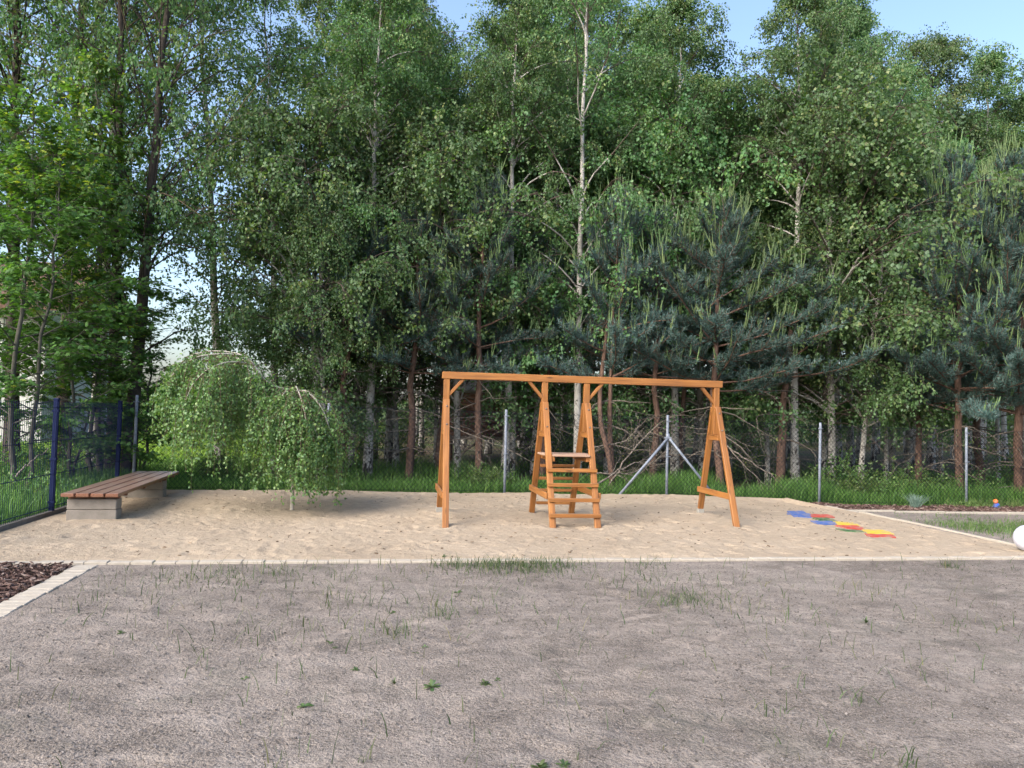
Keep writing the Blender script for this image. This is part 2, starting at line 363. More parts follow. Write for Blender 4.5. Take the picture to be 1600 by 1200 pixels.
def sand_z(X, Y):
    Z = gz(X, Y)+.012+fbm(X, Y, .7, 3, 31)*.03+fbm(X, Y, 4.5, 4, 35)*.010+pits(X, Y, 700, SX0, SX1, SY0+.1, SY1, .012, 11, (.12, .055))
    Z += .03*np.exp(-((Y-SY1)/.25)**2)+.03*np.exp(-((X+3.6)**2+(Y-10.6)**2)/.3)
    for fx, fy in [(s_, t_) for s_ in (.84, 2.25, 2.87, 4.9) for t_ in (10.05, 11.57)]: q = np.hypot(X-fx, Y-fy); Z += .022*np.exp(-((q-.16)/.09)**2)-.01*np.exp(-(q/.35)**2)
    Z += -.035*np.exp(-(((X-2.55)/.38)**2+((Y-9.95)/.28)**2))-.02*np.exp(-(((X-3.9)/.7)**2+((Y-10.8)/.4)**2))
    e = np.minimum.reduce([X-SX0, SX1-X, Y-SY0, SY1+.05-Y]); return Z*np.clip(e/.15, .2, 1)
V, F, a = grid(np.arange(SX0, SX1+.001, .0303), np.arange(SY0, SY1+.001, .0303), sand_z)
tag(MB().add(V, F, a, smooth=True).build('sand_ground', M_sand), kind='structure')
gx = np.concatenate([np.arange(-400, -60, 20), np.arange(-60, -16, 2), np.arange(-16, 20, .25), np.arange(20, 60, 2), np.arange(60, 401, 20)])
gy = np.concatenate([np.array([-30, -20, -10, 0]), np.arange(4, 34, .25), np.arange(34, 70, 2), np.arange(70, 600, 20)])
def flz(X, Y):
    Z = gz(np.minimum(X, 40), Y)-.015+fbm(X, Y, .35, 3, 51)*.10*sstep(Y, 14.3, 18)+fbm(X, Y, 2, 2, 55)*.03
    inside = (X > SX0-.1) & (Y < 14.2); return np.where(inside, Z-.4, Z)
V, F, a = grid(gx, gy, flz, v=lambda X, Y: sstep(Y, 19.5, 21)*(1-sstep(X, -3.5, -1.0))*(1-sstep(Y, 60, 66)))
tag(MB().add(V, F, a, smooth=True).build('ground', M_floor), kind='structure')

def paver_run(mb, p0, p1, w, L=.2, z=.0, h=.08):
    p0 = np.array(p0, float); p1 = np.array(p1, float); D = np.linalg.norm(p1-p0); d = (p1-p0)/D; n = int(D/L); q = np.array([-d[1], d[0]])
    for i in range(n):
        a = p0+d*(i*L+.002+rng.uniform(0, .002)); j = rng.uniform(-.005, .005); b = p0+d*((i+1)*L-.002); zz = z+rng.uniform(-.004, .006)+float(gz(a[0], a[1]))
        c = (a+b)/2+q*j
        beam(mb, (a[0]+q[0]*j, a[1]+q[1]*j, zz-h/2), (b[0]+q[0]*j, b[1]+q[1]*j, zz-h/2), w, h, side=(q[0], q[1], 0), a=rng.random(), c=.005)
mb = MB(); paver_run(mb, (-4.3, 7.74), (13, 7.74), .10, .2, .022); tag(mb.build('paver_kerb', M_paver), kind='structure')
mb = MB(); paver_run(mb, (-2.66, 7.68), (-2.66, 1.2), .19, .10, .008); tag(mb.build('planting_bed_kerb', M_paver), kind='structure')
mb = MB(); paver_run(mb, (7.9, 7.8), (7.9, 13.9), .06, 1.0, .02); paver_run(mb, (7.95, 12.40), (14.5, 12.40), .06, 1.0, .03); tag(mb.build('soil_edge_kerb', M_paver), kind='structure')
mb = MB(); paver_run(mb, (-4.33, 2), (-4.33, 14.1), .07, 2.5, .05, .25); tag(mb.build('fence_kerb', M_kerb), kind='structure')

def chips(name, mat, n, x0, x1, y0, y1, zf, L=(.02, .06), tilt=.5, shape=None, depth=0.0, kind='stuff', wr=.35):
    P = np.stack([rng.uniform(x0, x1, n), rng.uniform(y0, y1, n)], -1)
    if shape is not None: P = P[shape(P[:, 0], P[:, 1])]
    n = len(P); z = zf(P[:, 0], P[:, 1])+rng.random(n)*depth+.004
    a = rng.uniform(0, 2*math.pi, n); D = norm(np.stack([np.cos(a), np.sin(a), rng.normal(0, tilt*.5, n)], -1)); S = norm(np.stack([-np.sin(a), np.cos(a), rng.normal(0, tilt, n)], -1)); N = np.cross(D, S)
    l = rng.uniform(*L, n)[:, None]; w = l*wr*rng.uniform(.5, 1.2, n)[:, None]; th = l*.10+.001; C = np.stack([P[:, 0], P[:, 1], z], -1)
    q = [(-.5, -.35, 0), (.42, -.5, 0), (.5, .3, 0), (-.4, .5, 0), (-.45, -.3, 1), (.40, -.42, 1), (.45, .26, 1), (-.36, .44, 1)]
    v = np.stack([C+D*l*a_+S*w*b_+N*th*c_ for a_, b_, c_ in q], 1).reshape(-1, 3)
    f = (np.arange(n)*8)[:, None, None]+BOXF[None]
    mb = MB().add(v, f.reshape(-1, 4), np.repeat(rng.random(n), 8)); o = mb.build(name, mat); tag(o, kind=kind); return o
V, F, a = grid(np.arange(-4.34, -2.68, .05), np.arange(1.2, 7.70, .05), lambda X, Y: -.03+fbm(X, Y, 3, 3, 77)*.03); tag(MB().add(V, F, .2).build('planting_bed_ground', M_floor), kind='structure')
chips('bark_chips', M_chip, 12000, -4.3, -2.76, 4.2, 7.66, lambda x, y: -.03+fbm(x, y, 3, 3, 77)*.03, (.025, .08), .45, depth=.05)
V, F, a = grid(np.arange(7.9, 14.6, .1), np.arange(12.44, 14.2, .1), lambda X, Y: gz(X, Y)-.01+fbm(X, Y, 3, 3, 78)*.03); tag(MB().add(V, F, .2).build('fence_bed_ground', M_floor), kind='structure')
chips('bark_chips', M_chip, 16000, 7.3, 14.5, 12.44, 13.9, lambda x, y: gz(x, y)+fbm(x, y, 3, 3, 78)*.03, (.025, .08), .45, depth=.05, shape=lambda x, y: x > 7.9+(y > 13.7)*.3)
def sandz1(x, y): return gz(x, y)+.012+fbm(x, y, .7, 3, 31)*.03+fbm(x, y, 4.5, 4, 35)*.010
def soilz1(x, y): return gz(x, y)+(fbm(x, y, .8, 3, 1)*.02+fbm(x, y, 6, 4, 5)*.011)*np.where(y < 7.8, np.clip((7.72-y)*2.5, .12, 1), 1)
chips('leaf_litter', M_litter, 900, SX0+.1, SX1-.1, SY0+.1, SY1, sandz1, (.015, .045), .35, depth=.004)
chips('soil_clods', M_clod, 26000, -3.6, 7.2, 2.2, 7.6, soilz1, (.004, .016), .5, depth=.002, shape=lambda x, y: (x > -2.5) & (x < .35*y+4.2) & (fbm(x, y, .9, 3, 91) > -.10), wr=.9)

# ------------------------------------------------------------------ climbing frame
FS = [.84, 2.25, 2.87, 4.86]; BY = 10.82
root = empty('climbing_frame', (2.86, BY, 0), 'orange brown timber climbing frame with long top beam and ladder steps, standing on sand', 'climbing frame')
def part(name, fn, mat, r=root, label=None):
    mb = MB(); fn(mb); loc = np.array(r.location)
    mb.V = [(v-loc, a_, g) for v, a_, g in mb.V]
    o = mb.build(name, mat, r)
    if label: o['label'] = label
    return o
part('top_beam', lambda mb: beam(mb, (.775, BY, 2.015), (4.945, BY, 2.015), .10, .10, (0, 1, 0)), M_wood)
ZA = 1.67
for i, s in enumerate(FS):
    ss = s
    part('king_post', lambda mb: beam(mb, (ss, BY, 1.26), (ss, BY, 1.963), .085, .085, (1, 0, 0)), M_wood)
    foot = [(s-.02 if i == 0 else s, 10.07), (s+(.0 if i < 3 else .1), 11.57)]
    for (fx, fy), sg in zip(foot, (-1, 1)):
        top = (s, BY+sg*.07, ZA); buried = -.12
        k = (ZA-buried)/ZA
        bot = (s+(fx-s)*k, top[1]+(fy-top[1])*k, buried)
        part('leg', lambda mb: beam(mb, top, bot, .083, .055, (1, 0, 0)), M_wood)
        if (i in (0, 3)) and sg == 1: part('ground_anchor', lambda mb: beam(mb, (fx, fy-.01, -.1), (fx, fy-.025, .085), .10, .075, (1, 0, 0)), M_mount)
    part('tie_block', lambda mb: beam(mb, (s, BY-.17, 1.22), (s, BY+.17, 1.22), .07, .075, (1, 0, 0)), M_wood)
    sg = {0: -1, 1: -1, 2: 1, 3: -1}[i]; xx = s+sg*.062
    if i == 3: xx = s+.0
    part('side_brace', lambda mb: beam(mb, (xx, 10.07+(.39/ZA)*.72-.02, .40), (xx, 11.57-(.39/ZA)*.72+.02, .40), .034, .085, (1, 0, 0)), M_wood)
    for zz in (1.33, 1.58):
        yb = BY-.07-(ZA-zz)/ZA*.68-.030
        part('bolt', lambda mb: tubes(mb, [[(s, yb+.012, zz), (s, yb-.002, zz), (s, yb-.009, zz), (s, yb-.010, zz)]], [[.012, .012, .011, .002]], 8), M_bolt)
    dr = {0: 1, 1: -1, 2: 1, 3: -1}[i]
    part('knee_brace', lambda mb: beam(mb, (s+dr*.03, BY, 1.735), (s+dr*.235, BY, 1.97), .06, .044, (0, 1, 0)), M_wood)
for z in (.15, .35, .545, .74):
    y = 10.07+(z/ZA)*.68-.046
    part('step', lambda mb: beam(mb, (2.205, y, z), (2.915, y, z), .05, .05, (0, 0, 1)), M_wood)
for z in (.16, .36, .545, .74):
    y = 11.57-(z/ZA)*.68-.03
    part('rung', lambda mb: beam(mb, (2.297, y, z), (2.823, y, z), .045, .05, (0, 0, 1)), M_wood)
part('platform', lambda mb: [beam(mb, (2.21 if k else 2.30, 10.46+k*.165, .935), (2.91 if k else 2.83, 10.46+k*.165, .935), .155, .028, (0, 1, 0)) for k in range(5) if 10.46+k*.165 < 11.12], M_step, label='bare pale sanded boards of the ladder platform')
for xx in (2.315, 2.805): part('platform_bearer', lambda mb: beam(mb, (xx, 10.42, .885), (xx, 11.2, .885), .045, .07, (1, 0, 0)), M_wood)

# ------------------------------------------------------------------ bench
br = empty('bench', (-3.60, 10.35, 0), 'low wooden slatted bench on stacked concrete blocks beside the dark blue panel fence', 'bench', rz=rad(2.6))
def bp(name, fn, mat):
    mb = MB(); fn(mb); return mb.build(name, mat, br)
for k in range(4):
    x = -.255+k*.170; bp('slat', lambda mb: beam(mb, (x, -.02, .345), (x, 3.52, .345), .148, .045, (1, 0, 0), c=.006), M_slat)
for y in (.20, 2.70):
    b1 = bp('concrete_base', lambda mb: box(mb, -.29, .29, y-.12, y+.12, -.08, .150, c=.008), M_conc)
    mb = MB(); box(mb, -.287, .287, y-.118, y+.118, .154, .285, c=.008); mb.build('block', M_conc, b1)
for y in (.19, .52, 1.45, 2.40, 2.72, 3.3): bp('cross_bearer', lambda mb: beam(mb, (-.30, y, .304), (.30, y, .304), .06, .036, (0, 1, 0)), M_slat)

# ------------------------------------------------------------------ chain link fence
FY = 14.15
cf = empty('chain_link_fence', (0, FY, 0), 'dark chain link fence on grey galvanised posts running behind the sand', 'fence')
posts = [(-7.46, 1.66), (-4.24, 1.65), (-1.0, 1.60), (2.23, 1.57), (5.385, 1.55), (8.57, 1.48), (11.855, 1.46), (15.1, 1.45)]
def topz(s): return np.interp(s, [p[0] for p in posts], [p[1] for p in posts])-.04
for s, zt in posts:
    mb = MB(); z0 = float(gz(s, FY))-.1
    lean = rng.uniform(-.008, .012)
    tubes(mb, [[(s, 0, z0), (s+lean*.5, 0, .7), (s+lean, 0, zt-.01), (s+lean, 0, zt)]], [[.026, .026, .026, .022]], 14, cap=True); p = mb.build('post', M_galv, cf)
    for zz in (.75, zt-.12):
        mb = MB(); tubes(mb, [[(s, 0, zz-.012), (s, 0, zz+.012)]], [[.032, .032]], 12); box(mb, s-.05, s+.05, -.036, -.028, zz-.006, zz+.006, c=.002); mb.build('clamp', M_galv, p)
mid = 5.385
for sx in (-1, 1):
    mb = MB(); tubes(mb, [[(mid, -.04, 1.12), (mid+sx*.5, -.04, .54), (mid+sx*1.0, -.04, -.04)]], [[.024]*3], 12, cap=True); mb.build('strut', M_galv, cf)
mb = MB(); tubes(mb, [[(mid, -.005, 1.05), (mid, -.005, 1.19)]], [[.036, .036]], 14, cap=True); box(mb, mid-.06, mid+.06, -.065, .03, 1.09, 1.125, c=.006); mb.build('strut_bracket', M_galv, cf)
# wires of the netting
P = []; W = .085; s0, s1 = -4.24, 15.1; H = 1.56
for d in (1, -1):
    xs_ = np.arange(s0-H*1.1, s1+H*1.1, W)
    for x in xs_:
        a0, a1 = x, x+d*H*.95
        z0, z1 = 0.0, 1.0
        # clip to the run of the fence
        def zat(s): return (s-a0)/(a1-a0)
        lo, hi = 0., 1.
        for lim, up in ((s0, False), (s1, True)):
            k = zat(lim)
            if (a1 > a0) == (not up): lo = max(lo, k)
            else: hi = min(hi, k)
        if hi-lo < .02: continue
        pt = []
        for k in (lo, (lo+hi)/2, hi):
            s = a0+(a1-a0)*k; zb = float(gz(s, FY))+.03; zt = float(topz(s)); pt.append((s, .032+d*.003, zb+(zt-zb)*k))
        P.append(pt)
mb = MB(); tubes(mb, np.array(P), np.full((len(P), 3), .0031), 3); mb.build('netting', M_mesh, cf)
mb = MB()
for k in (.02, .5, .985):
    pp = [(s, .026, float(gz(s, FY))+.03+(float(topz(s))-float(gz(s, FY))-.03)*k) for s in np.linspace(s0, s1, 25)]
    tubes(mb, [pp], [[.0026]*25], 4)
mb.build('tension_wire', M_mesh, cf)

# ------------------------------------------------------------------ panel fence
pf = empty('panel_fence', (-4.33, 8, 0), 'dark navy wire panel fence with square posts on a concrete kerb by the bench', 'fence')
ppos = [6.1, 8.6, 11.1, 13.6]
for y in ppos:
    mb = MB(); box(mb, -.03, .03, y-8-.03, y-8+.03, -.1, 1.52, c=.006); p = mb.build('post', M_navy, pf)
    mb = MB(); box(mb, -.033, .033, y-8-.033, y-8+.033, 1.52, 1.545, c=.006); mb.build('cap', M_navy, p)
    for zz in (.15, .72, 1.36): mb = MB(); box(mb, -.038, .038, y-8-.034, y-8+.034, zz, zz+.03, c=.004); mb.build('clamp', M_navy, p)
for y in ppos[:-1]+[13.6]:
    y1 = min(y+2.5, 14.15)
    ys_ = np.arange(y+.05, y1-.02, .05); n = len(ys_)
    P = np.stack([np.stack([np.full(n, .045), ys_-8, np.full(n, .07)], -1), np.stack([np.full(n, .045), ys_-8, np.full(n, 1.5)], -1)], 1)
    mb = MB(); tubes(mb, P, np.full((n, 2), .0028), 4)
    for zz in (.12, .55, .98, 1.42):
        for dx in (.039, .051): tubes(mb, [[(dx, y-8+.02, zz), (dx, y1-8-.02, zz)]], [[.0035, .0035]], 5)
    mb.build('wire_panel', M_navy, pf)

# ------------------------------------------------------------------ rubber jigsaw mats
def zz_(x, y): return (1200+x/7.273, 780+y/7.273)
quads = [('blue', [(215,135),(400,133),(505,206),(290,192)], 'dark blue jigsaw mat farthest back in the row of coloured mats on the sand'),
 ('red', [(480,165),(680,172),(760,203),(530,208)], 'red jigsaw mat touching the dark blue mat at the back of the row'),
 ('green', [(500,212),(665,212),(790,248),(590,238)], 'thin green jigsaw mat between the back red mat and the pale blue mat'),
 ('blue', [(480,241),(720,245),(780,284),(590,288)], 'paler blue jigsaw mat below the thin green mat, middle of the row'),
 ('yellow', [(735,251),(960,258),(1050,297),(800,290)], 'yellow jigsaw mat to the right of the paler blue mat'),
 ('red', [(765,296),(1010,301),(1105,338),(940,342)], 'red jigsaw mat in the middle of the row just below the first yellow mat'),
 ('green', [(765,333),(1035,347),(1120,378),(880,360)], 'green jigsaw mat below the middle red mat'),
 ('yellow', [(1065,342),(1300,346),(1435,394),(1135,385)], 'larger yellow jigsaw mat near the front end of the row'),
 ('red', [(1095,387),(1400,395),(1455,428),(1190,432)], 'red jigsaw mat at the very front end of the row')]
for c, q, lab in quads:
    z = .022
    pts = []
    for (x, y) in q:
        p = zz_(x, y); g0 = ground_at(*p, 0); zg = float(sandz1(np.array(g0[0]), np.array(g0[1]))); g0 = ground_at(*p, zg+z-.01); pts.append(np.array(g0))
    ctr = sum(pts)/4; out = []
    for i in range(4):
        a_, b_ = pts[i], pts[(i+1) % 4]; d = b_-a_; nrm = np.array([d[1], -d[0]]); nrm /= np.linalg.norm(nrm)+1e-9
        if np.dot(nrm, (a_+b_)/2-ctr) < 0: nrm = -nrm
        L = np.linalg.norm(d); kn = .055*L*(1 if i % 2 else -1)
        out += [a_]+[a_+d*f+nrm*kn*g_ for f, g_ in ((.40, 0), (.36, .6), (.42, 1), (.58, 1), (.64, .6), (.60, 0))]
    out = [p-ctr for p in out]; n = len(out); zg = float(sandz1(np.array(ctr[0]), np.array(ctr[1])))
    mb = MB(); V = [(p[0], p[1], z) for p in out]+[(p[0], p[1], -.02) for p in out]
    area = sum(out[i][0]*out[(i+1) % n][1]-out[(i+1) % n][0]*out[i][1] for i in range(n))
    top = list(range(n)) if area > 0 else list(range(n))[::-1]
    mb.add(V, [top]); mb.F.append((np.array([[i, (i+1) % n, n+(i+1) % n, n+i] for i in range(n)]), 0, False))
    o = mb.build('jigsaw_mat', M_pz[c]); o.location = (ctr[0], ctr[1], zg-.012); tag(o, lab, 'play mat', 'coloured jigsaw mats laid on the sand')

# ------------------------------------------------------------------ ball and toy
R = .160; bx, by = ground_at(1607, 862); mb = MB()
th = np.linspace(0, math.pi, 33); K = len(th)
tubes(mb, [[(0, 0, -R*math.cos(t)) for t in th]], [[max(R*math.sin(t), .0005) for t in th]], 48)
o = mb.build('ball', M_ballm); o.location = (bx, by, R-.0); tag(o, 'smooth white ball at the right edge where the sand meets the soil', 'ball')
tx, ty, _ = plane_at(1557, 790, 13.4)
tz = float(gz(tx, ty)); toy = empty('toy', (tx, ty, tz+.02), 'small blue toy with orange top lying on the bark strip under the fence', 'toy')
mb = MB(); tubes(mb, [[(-.02, 0, 0), (-.01, 0, .05), (.01, 0, .10), (.015, 0, .12)]], [[.05, .06, .05, .03]], 10, cap=True); tubes(mb, [[(0, 0, .04), (.09, 0, .01), (.13, .01, -.01)]], [[.03, .028, .02]], 8, cap=True); mb.build('body', M_oblue, toy)
mb = MB(); tubes(mb, [[(-.02, 0, .115), (-.02, 0, .14), (-.015, 0, .18), (-.01, 0, .20)]], [[.03, .045, .04, .01]], 10, cap=True); mb.build('cap', M_ored, toy)
print('base built')
#TREES
# ------------------------------------------------------------------ tree makers
def rot_about_z(D, ang):
    c, s = np.cos(ang), np.sin(ang); return np.stack([D[..., 0]*c-D[..., 1]*s, D[..., 0]*s+D[..., 1]*c, D[..., 2]], -1)
def polyl(P0, D, L, K, droop, wob, up=0.0):
    """N polylines grown from P0 along D with gravity droop; returns [N,K,3]"""
    N = len(P0); P = [P0]; d = D.copy(); L = np.broadcast_to(L, (N,))
    for k in range(K-1):
        P.append(P[-1]+d*(L/(K-1))[:, None])
        d = d+rng.normal(0, wob, (N, 3)); d[:, 2] += (-droop+up)/(K-1); d = norm(d)
    return np.stack(P, 1)
def along(P, f):
    """points at fraction f [M] of polylines P[idx]; P [M,K,3]"""
    K = P.shape[1]; x = f*(K-1); i = np.minimum(x.astype(int), K-2); w = (x-i)[:, None]; r = np.arange(len(P))
    return P[r, i]*(1-w)+P[r, i+1]*w, norm(P[r, i+1]-P[r, i])
def make_birch(seed, H=12., cb=2.5, spread=2.0, n1=58, n2=9, n3=6, nl=13, leaf=.062, lean=0.0, low=.35, r0=.095, prof=(.32, .75), M=M_birch, dead=14, twist=.10):
    global rng
    rng = np.random.default_rng(seed)
    K = 16; z = np.linspace(0, 1, K)**.9; wx = np.cumsum(rng.normal(0, twist*.5, K))*z; wy = np.cumsum(rng.normal(0, twist*.5, K))*z
    T = np.stack([wx+lean*np.sin(z*1.5)*H*.12, wy, z*H], -1); T[0] = (0, 0, -.15)
    R = r0*(1-z)**.85+.008; R[0] *= 1.35
    mb = MB(); tubes(mb, T[None], R[None], 9, a=np.where(R < .022, 1., 0.)[None]); 
    u = np.sort(rng.random(n1))**.9; h = cb+(H*.985-cb)*u
    pk, pe = prof
    rad_ = spread*np.where(u < pk, low+(1-low)*(u/pk)**.7, (1-((u-pk)/(1-pk))**1.5)**pe)*rng.uniform(.55, 1.15, n1)+.25
    az = np.arange(n1)*2.399+rng.normal(0, .5, n1); el = np.radians(rng.uniform(28, 62, n1)+u*14)
    Tt = np.stack([np.interp(h, T[:, 2], T[:, i]) for i in range(3)], -1)
    D = np.stack([np.cos(az)*np.cos(el), np.sin(az)*np.cos(el), np.sin(el)], -1)
    P1 = polyl(Tt, D, rad_*1.25, 8, .9, .09)
    r1 = np.clip(rad_*.010+.003, .004, .022)[:, None]*np.linspace(1, .25, 8)[None]
    tubes(mb, P1, r1, 5, a=np.where(r1 > .013, 0.0, 1.0))
    i2 = np.repeat(np.arange(n1), n2); N2 = len(i2); f = rng.uniform(.22, 1., N2)
    p, d = along(P1[i2], f); d = norm(rot_about_z(d, rng.choice([-1, 1], N2)*rng.uniform(.4, 1.2, N2))+rng.normal(0, .25, (N2, 3)))
    L2 = rad_[i2]*rng.uniform(.22, .5, N2)*(1.15-.5*f)+.12; P2 = polyl(p, d, L2, 5, 1.0, .14)
    tubes(mb, P2, np.broadcast_to(np.linspace(.006, .002, 5), (N2, 5)), 3, a=1.)
    i3 = np.repeat(np.arange(N2), n3); N3 = len(i3); p, d = along(P2[i3], rng.uniform(.2, 1., N3))
    d = norm(d*.7+rng.normal(0, .5, (N3, 3))+np.array([0, 0, -.55])); L3 = rng.uniform(.2, .62, N3); P3 = polyl(p, d, L3, 4, 1.5, .12)
    tubes(mb, P3[::2], np.full((len(P3[::2]), 4), .0018), 3, a=1.)
    i4 = np.repeat(np.arange(N3), nl); N4 = len(i4); p, d = along(P3[i4], rng.uniform(.05, 1., N4)); p = p+rng.normal(0, .035, (N4, 3))
    d = norm(d*.5+rng.normal(0, .6, (N4, 3))+np.array([0, 0, -.55]))
    a_ = np.clip(rng.normal(.5, .2, N4)+np.repeat(rng.normal(0, .19, N2), n3*nl), 0, .99); a_[rng.random(N4) < .006] = 1
    lf = MB(); leaves(lf, p, d, leaf*rng.uniform(.7, 1.25, N4), .72, a_)
    if dead:
        az = rng.uniform(0, 6.28, dead); h = rng.uniform(.9, cb+1.2, dead); el = np.radians(rng.uniform(-5, 45, dead)); Tt = np.stack([np.interp(h, T[:, 2], T[:, i]) for i in range(3)], -1)
        Pd = polyl(Tt, np.stack([np.cos(az)*np.cos(el), np.sin(az)*np.cos(el), np.sin(el)], -1), rng.uniform(.5, 1.6, dead), 7, .7, .16)
        tubes(mb, Pd, np.linspace(.009, .002, 7)[None].repeat(dead, 0), 4, a=1.)
        j = np.repeat(np.arange(dead), 4); p, d = along(Pd[j], rng.uniform(.3, 1, len(j))); Pt = polyl(p, norm(d+rng.normal(0, .6, (len(j), 3))), rng.uniform(.15, .5, len(j)), 4, .5, .2)
        tubes(mb, Pt, np.full((len(j), 4), .0025), 3, a=1.)
    return mb.mesh('birch_trunk', [M_bbark]), lf.mesh('birch_crown', [M]), H, spread

def make_pine(seed, H=5.5, base=1.5, spread=1.5, r0=.075, nn=58, lean=0., up=.40, dens=19, gap=(.34, .46)):
    global rng
    rng = np.random.default_rng(seed)
    K = 12; z = np.linspace(0, 1, K); T = np.stack([np.cumsum(rng.normal(0, .03, K))+lean*np.sin(z*3.0)*.3, np.cumsum(rng.normal(0, .03, K)), z*H], -1); T[0] = (0, 0, -.15)
    R = r0*(1-z)**.8+.008; mb = MB(); tubes(mb, T[None], R[None], 9, a=0.)
    hs = []; h = .7
    while h < H-.1: hs.append(h); h += rng.uniform(*gap)
    hh, az, ll, ee, dd = [], [], [], [], []
    for h in hs:
        n = rng.integers(4, 7); a0 = rng.uniform(0, 6.28); u = (h-base)/(H-base)
        for k in range(n):
            hh.append(h+rng.normal(0, .03)); az.append(a0+k*6.283/n+rng.normal(0, .2)); dd.append(h < base)
            ll.append((spread*(1-max(u, 0)**1.2)**.9*rng.uniform(.7, 1.1)+.22) if h >= base else rng.uniform(.4, 1.3)); ee.append(rad(rng.uniform(-5, 18)+max(u, 0)*42) if h >= base else rad(rng.uniform(-15, 15)))
    hh, az, ll, ee, dd = map(np.array, (hh, az, ll, ee, dd)); N = len(hh)
    Tt = np.stack([np.interp(hh, T[:, 2], T[:, i]) for i in range(3)], -1)
    D = np.stack([np.cos(az)*np.cos(ee), np.sin(az)*np.cos(ee), np.sin(ee)], -1)
    P1 = polyl(Tt, D, ll, 7, 0, .07, up=up*.6)
    P1[dd] = polyl(Tt[dd], D[dd], ll[dd], 7, .5, .17)
    tubes(mb, P1, np.linspace(.016, .005, 7)[None]*np.clip(ll/1.2, .4, 1.3)[:, None], 5, a=np.where(dd, 1., 0.)[:, None].repeat(7, 1))
    j = np.repeat(np.where(dd)[0], 4)
    if len(j): p, d = along(P1[j], rng.uniform(.3, 1, len(j))); tubes(mb, polyl(p, norm(d+rng.normal(0, .6, (len(j), 3))), rng.uniform(.15, .5, len(j)), 4, .4, .2), np.full((len(j), 4), .0025), 3, a=1.)
    live = np.where(~dd)[0]; cnt = np.maximum((ll[live]*dens).astype(int), 6); i2 = np.repeat(live, cnt); N2 = len(i2)
    f = rng.uniform(.25, 1., N2); p, d = along(P1[i2], f); d = norm(rot_about_z(d, rng.choice([-1, 1], N2)*rng.uniform(.2, 1.2, N2))+np.array([0, 0, .38])+rng.normal(0, .32, (N2, 3)))
    L2 = rng.uniform(.14, .46, N2)*(1.15-.4*f); P2 = polyl(p, d, L2, 4, 0, .1, up=.8)
    P2 = np.concatenate([P2, polyl(P1[live][:, -1], norm(P1[live][:, -1]-P1[live][:, -2]), np.full(len(live), .28), 4, 0, .05, up=.8), polyl(T[None, -1], np.array([[0, 0, 1.]]), .3, 4, 0, .02)]); N2 = len(P2)
    tubes(mb, P2, np.broadcast_to(np.linspace(.007, .004, 4), (N2, 4)), 4, a=.2)
    i3 = np.repeat(np.arange(N2), nn); N3 = len(i3); p, d = along(P2[i3], rng.uniform(.0, 1., N3))
    r = norm(rng.normal(size=(N3, 3))); s = norm(r-d*(r*d).sum(1, keepdims=True)); nd = norm(d*rng.uniform(.5, 1.1, N3)[:, None]+s); L = rng.uniform(.065, .12, N3)[:, None]; W = norm(np.cross(nd, rng.normal(size=(N3, 3))))*.0052
    lf = MB(); v = np.stack([p-W, p+W, p+nd*L], 1).reshape(-1, 3); lf.add(v, np.arange(3*N3).reshape(-1, 3), np.repeat(np.clip(rng.normal(.5, .25, N3)+np.repeat(rng.normal(0, .12, N2), nn), 0, 1), 3))
    tips = P2[:, -1]; td = norm(P2[:, -1]-P2[:, -2]); ztop = tips[:, 2]; pick = rng.random(N2) < np.clip(.05+.42*(ztop-base)/(H-base), .04, .44)*(rng.random(N2) < .85); pick[-1] = True
    c = MB(); k = np.repeat(np.where(pick)[0], rng.integers(2, 5, pick.sum())); n = len(k); up_ = norm(td[k]*.30+rng.normal(0, .16, (n, 3))+np.array([0, 0, 1.]))
    Lc = .07+.30*rng.random(n)**1.5*(1+.35*np.clip((ztop[k]-base)/(H-base), 0, 1)); out = polyl(tips[k]-td[k]*.02+rng.normal(0, .012, (n, 3)), norm(td[k]*.9+rng.normal(0, .38, (n, 3))+np.array([0, 0, 1.0])), Lc, 5, 0, .04, up=1.0)
    prof_ = np.array([.005, .0085, .009, .0065, .0025]); tubes(c, out, np.broadcast_to(prof_, (n, 5)), 5, a=np.repeat(rng.random(n), 5).reshape(n, 5))
    # short new needles standing off each shoot
    q = np.repeat(np.arange(n), 14); p, d = along(out[q], rng.uniform(.1, .95, len(q))); r = norm(rng.normal(size=(len(q), 3))); s = norm(r-d*(r*d).sum(1, keepdims=True)); nd = norm(d+s*.7); W = norm(np.cross(nd, d))*.003
    c.add(np.stack([p-W, p+W, p+nd*.035], 1).reshape(-1, 3), np.arange(3*len(q)).reshape(-1, 3), np.repeat(rng.random(len(q)), 3))
    return mb.mesh('pine_trunk', [M_pbark]), lf.mesh('pine_needles', [M_needle]), c.mesh('pine_shoots', [M_candle]), H, spread

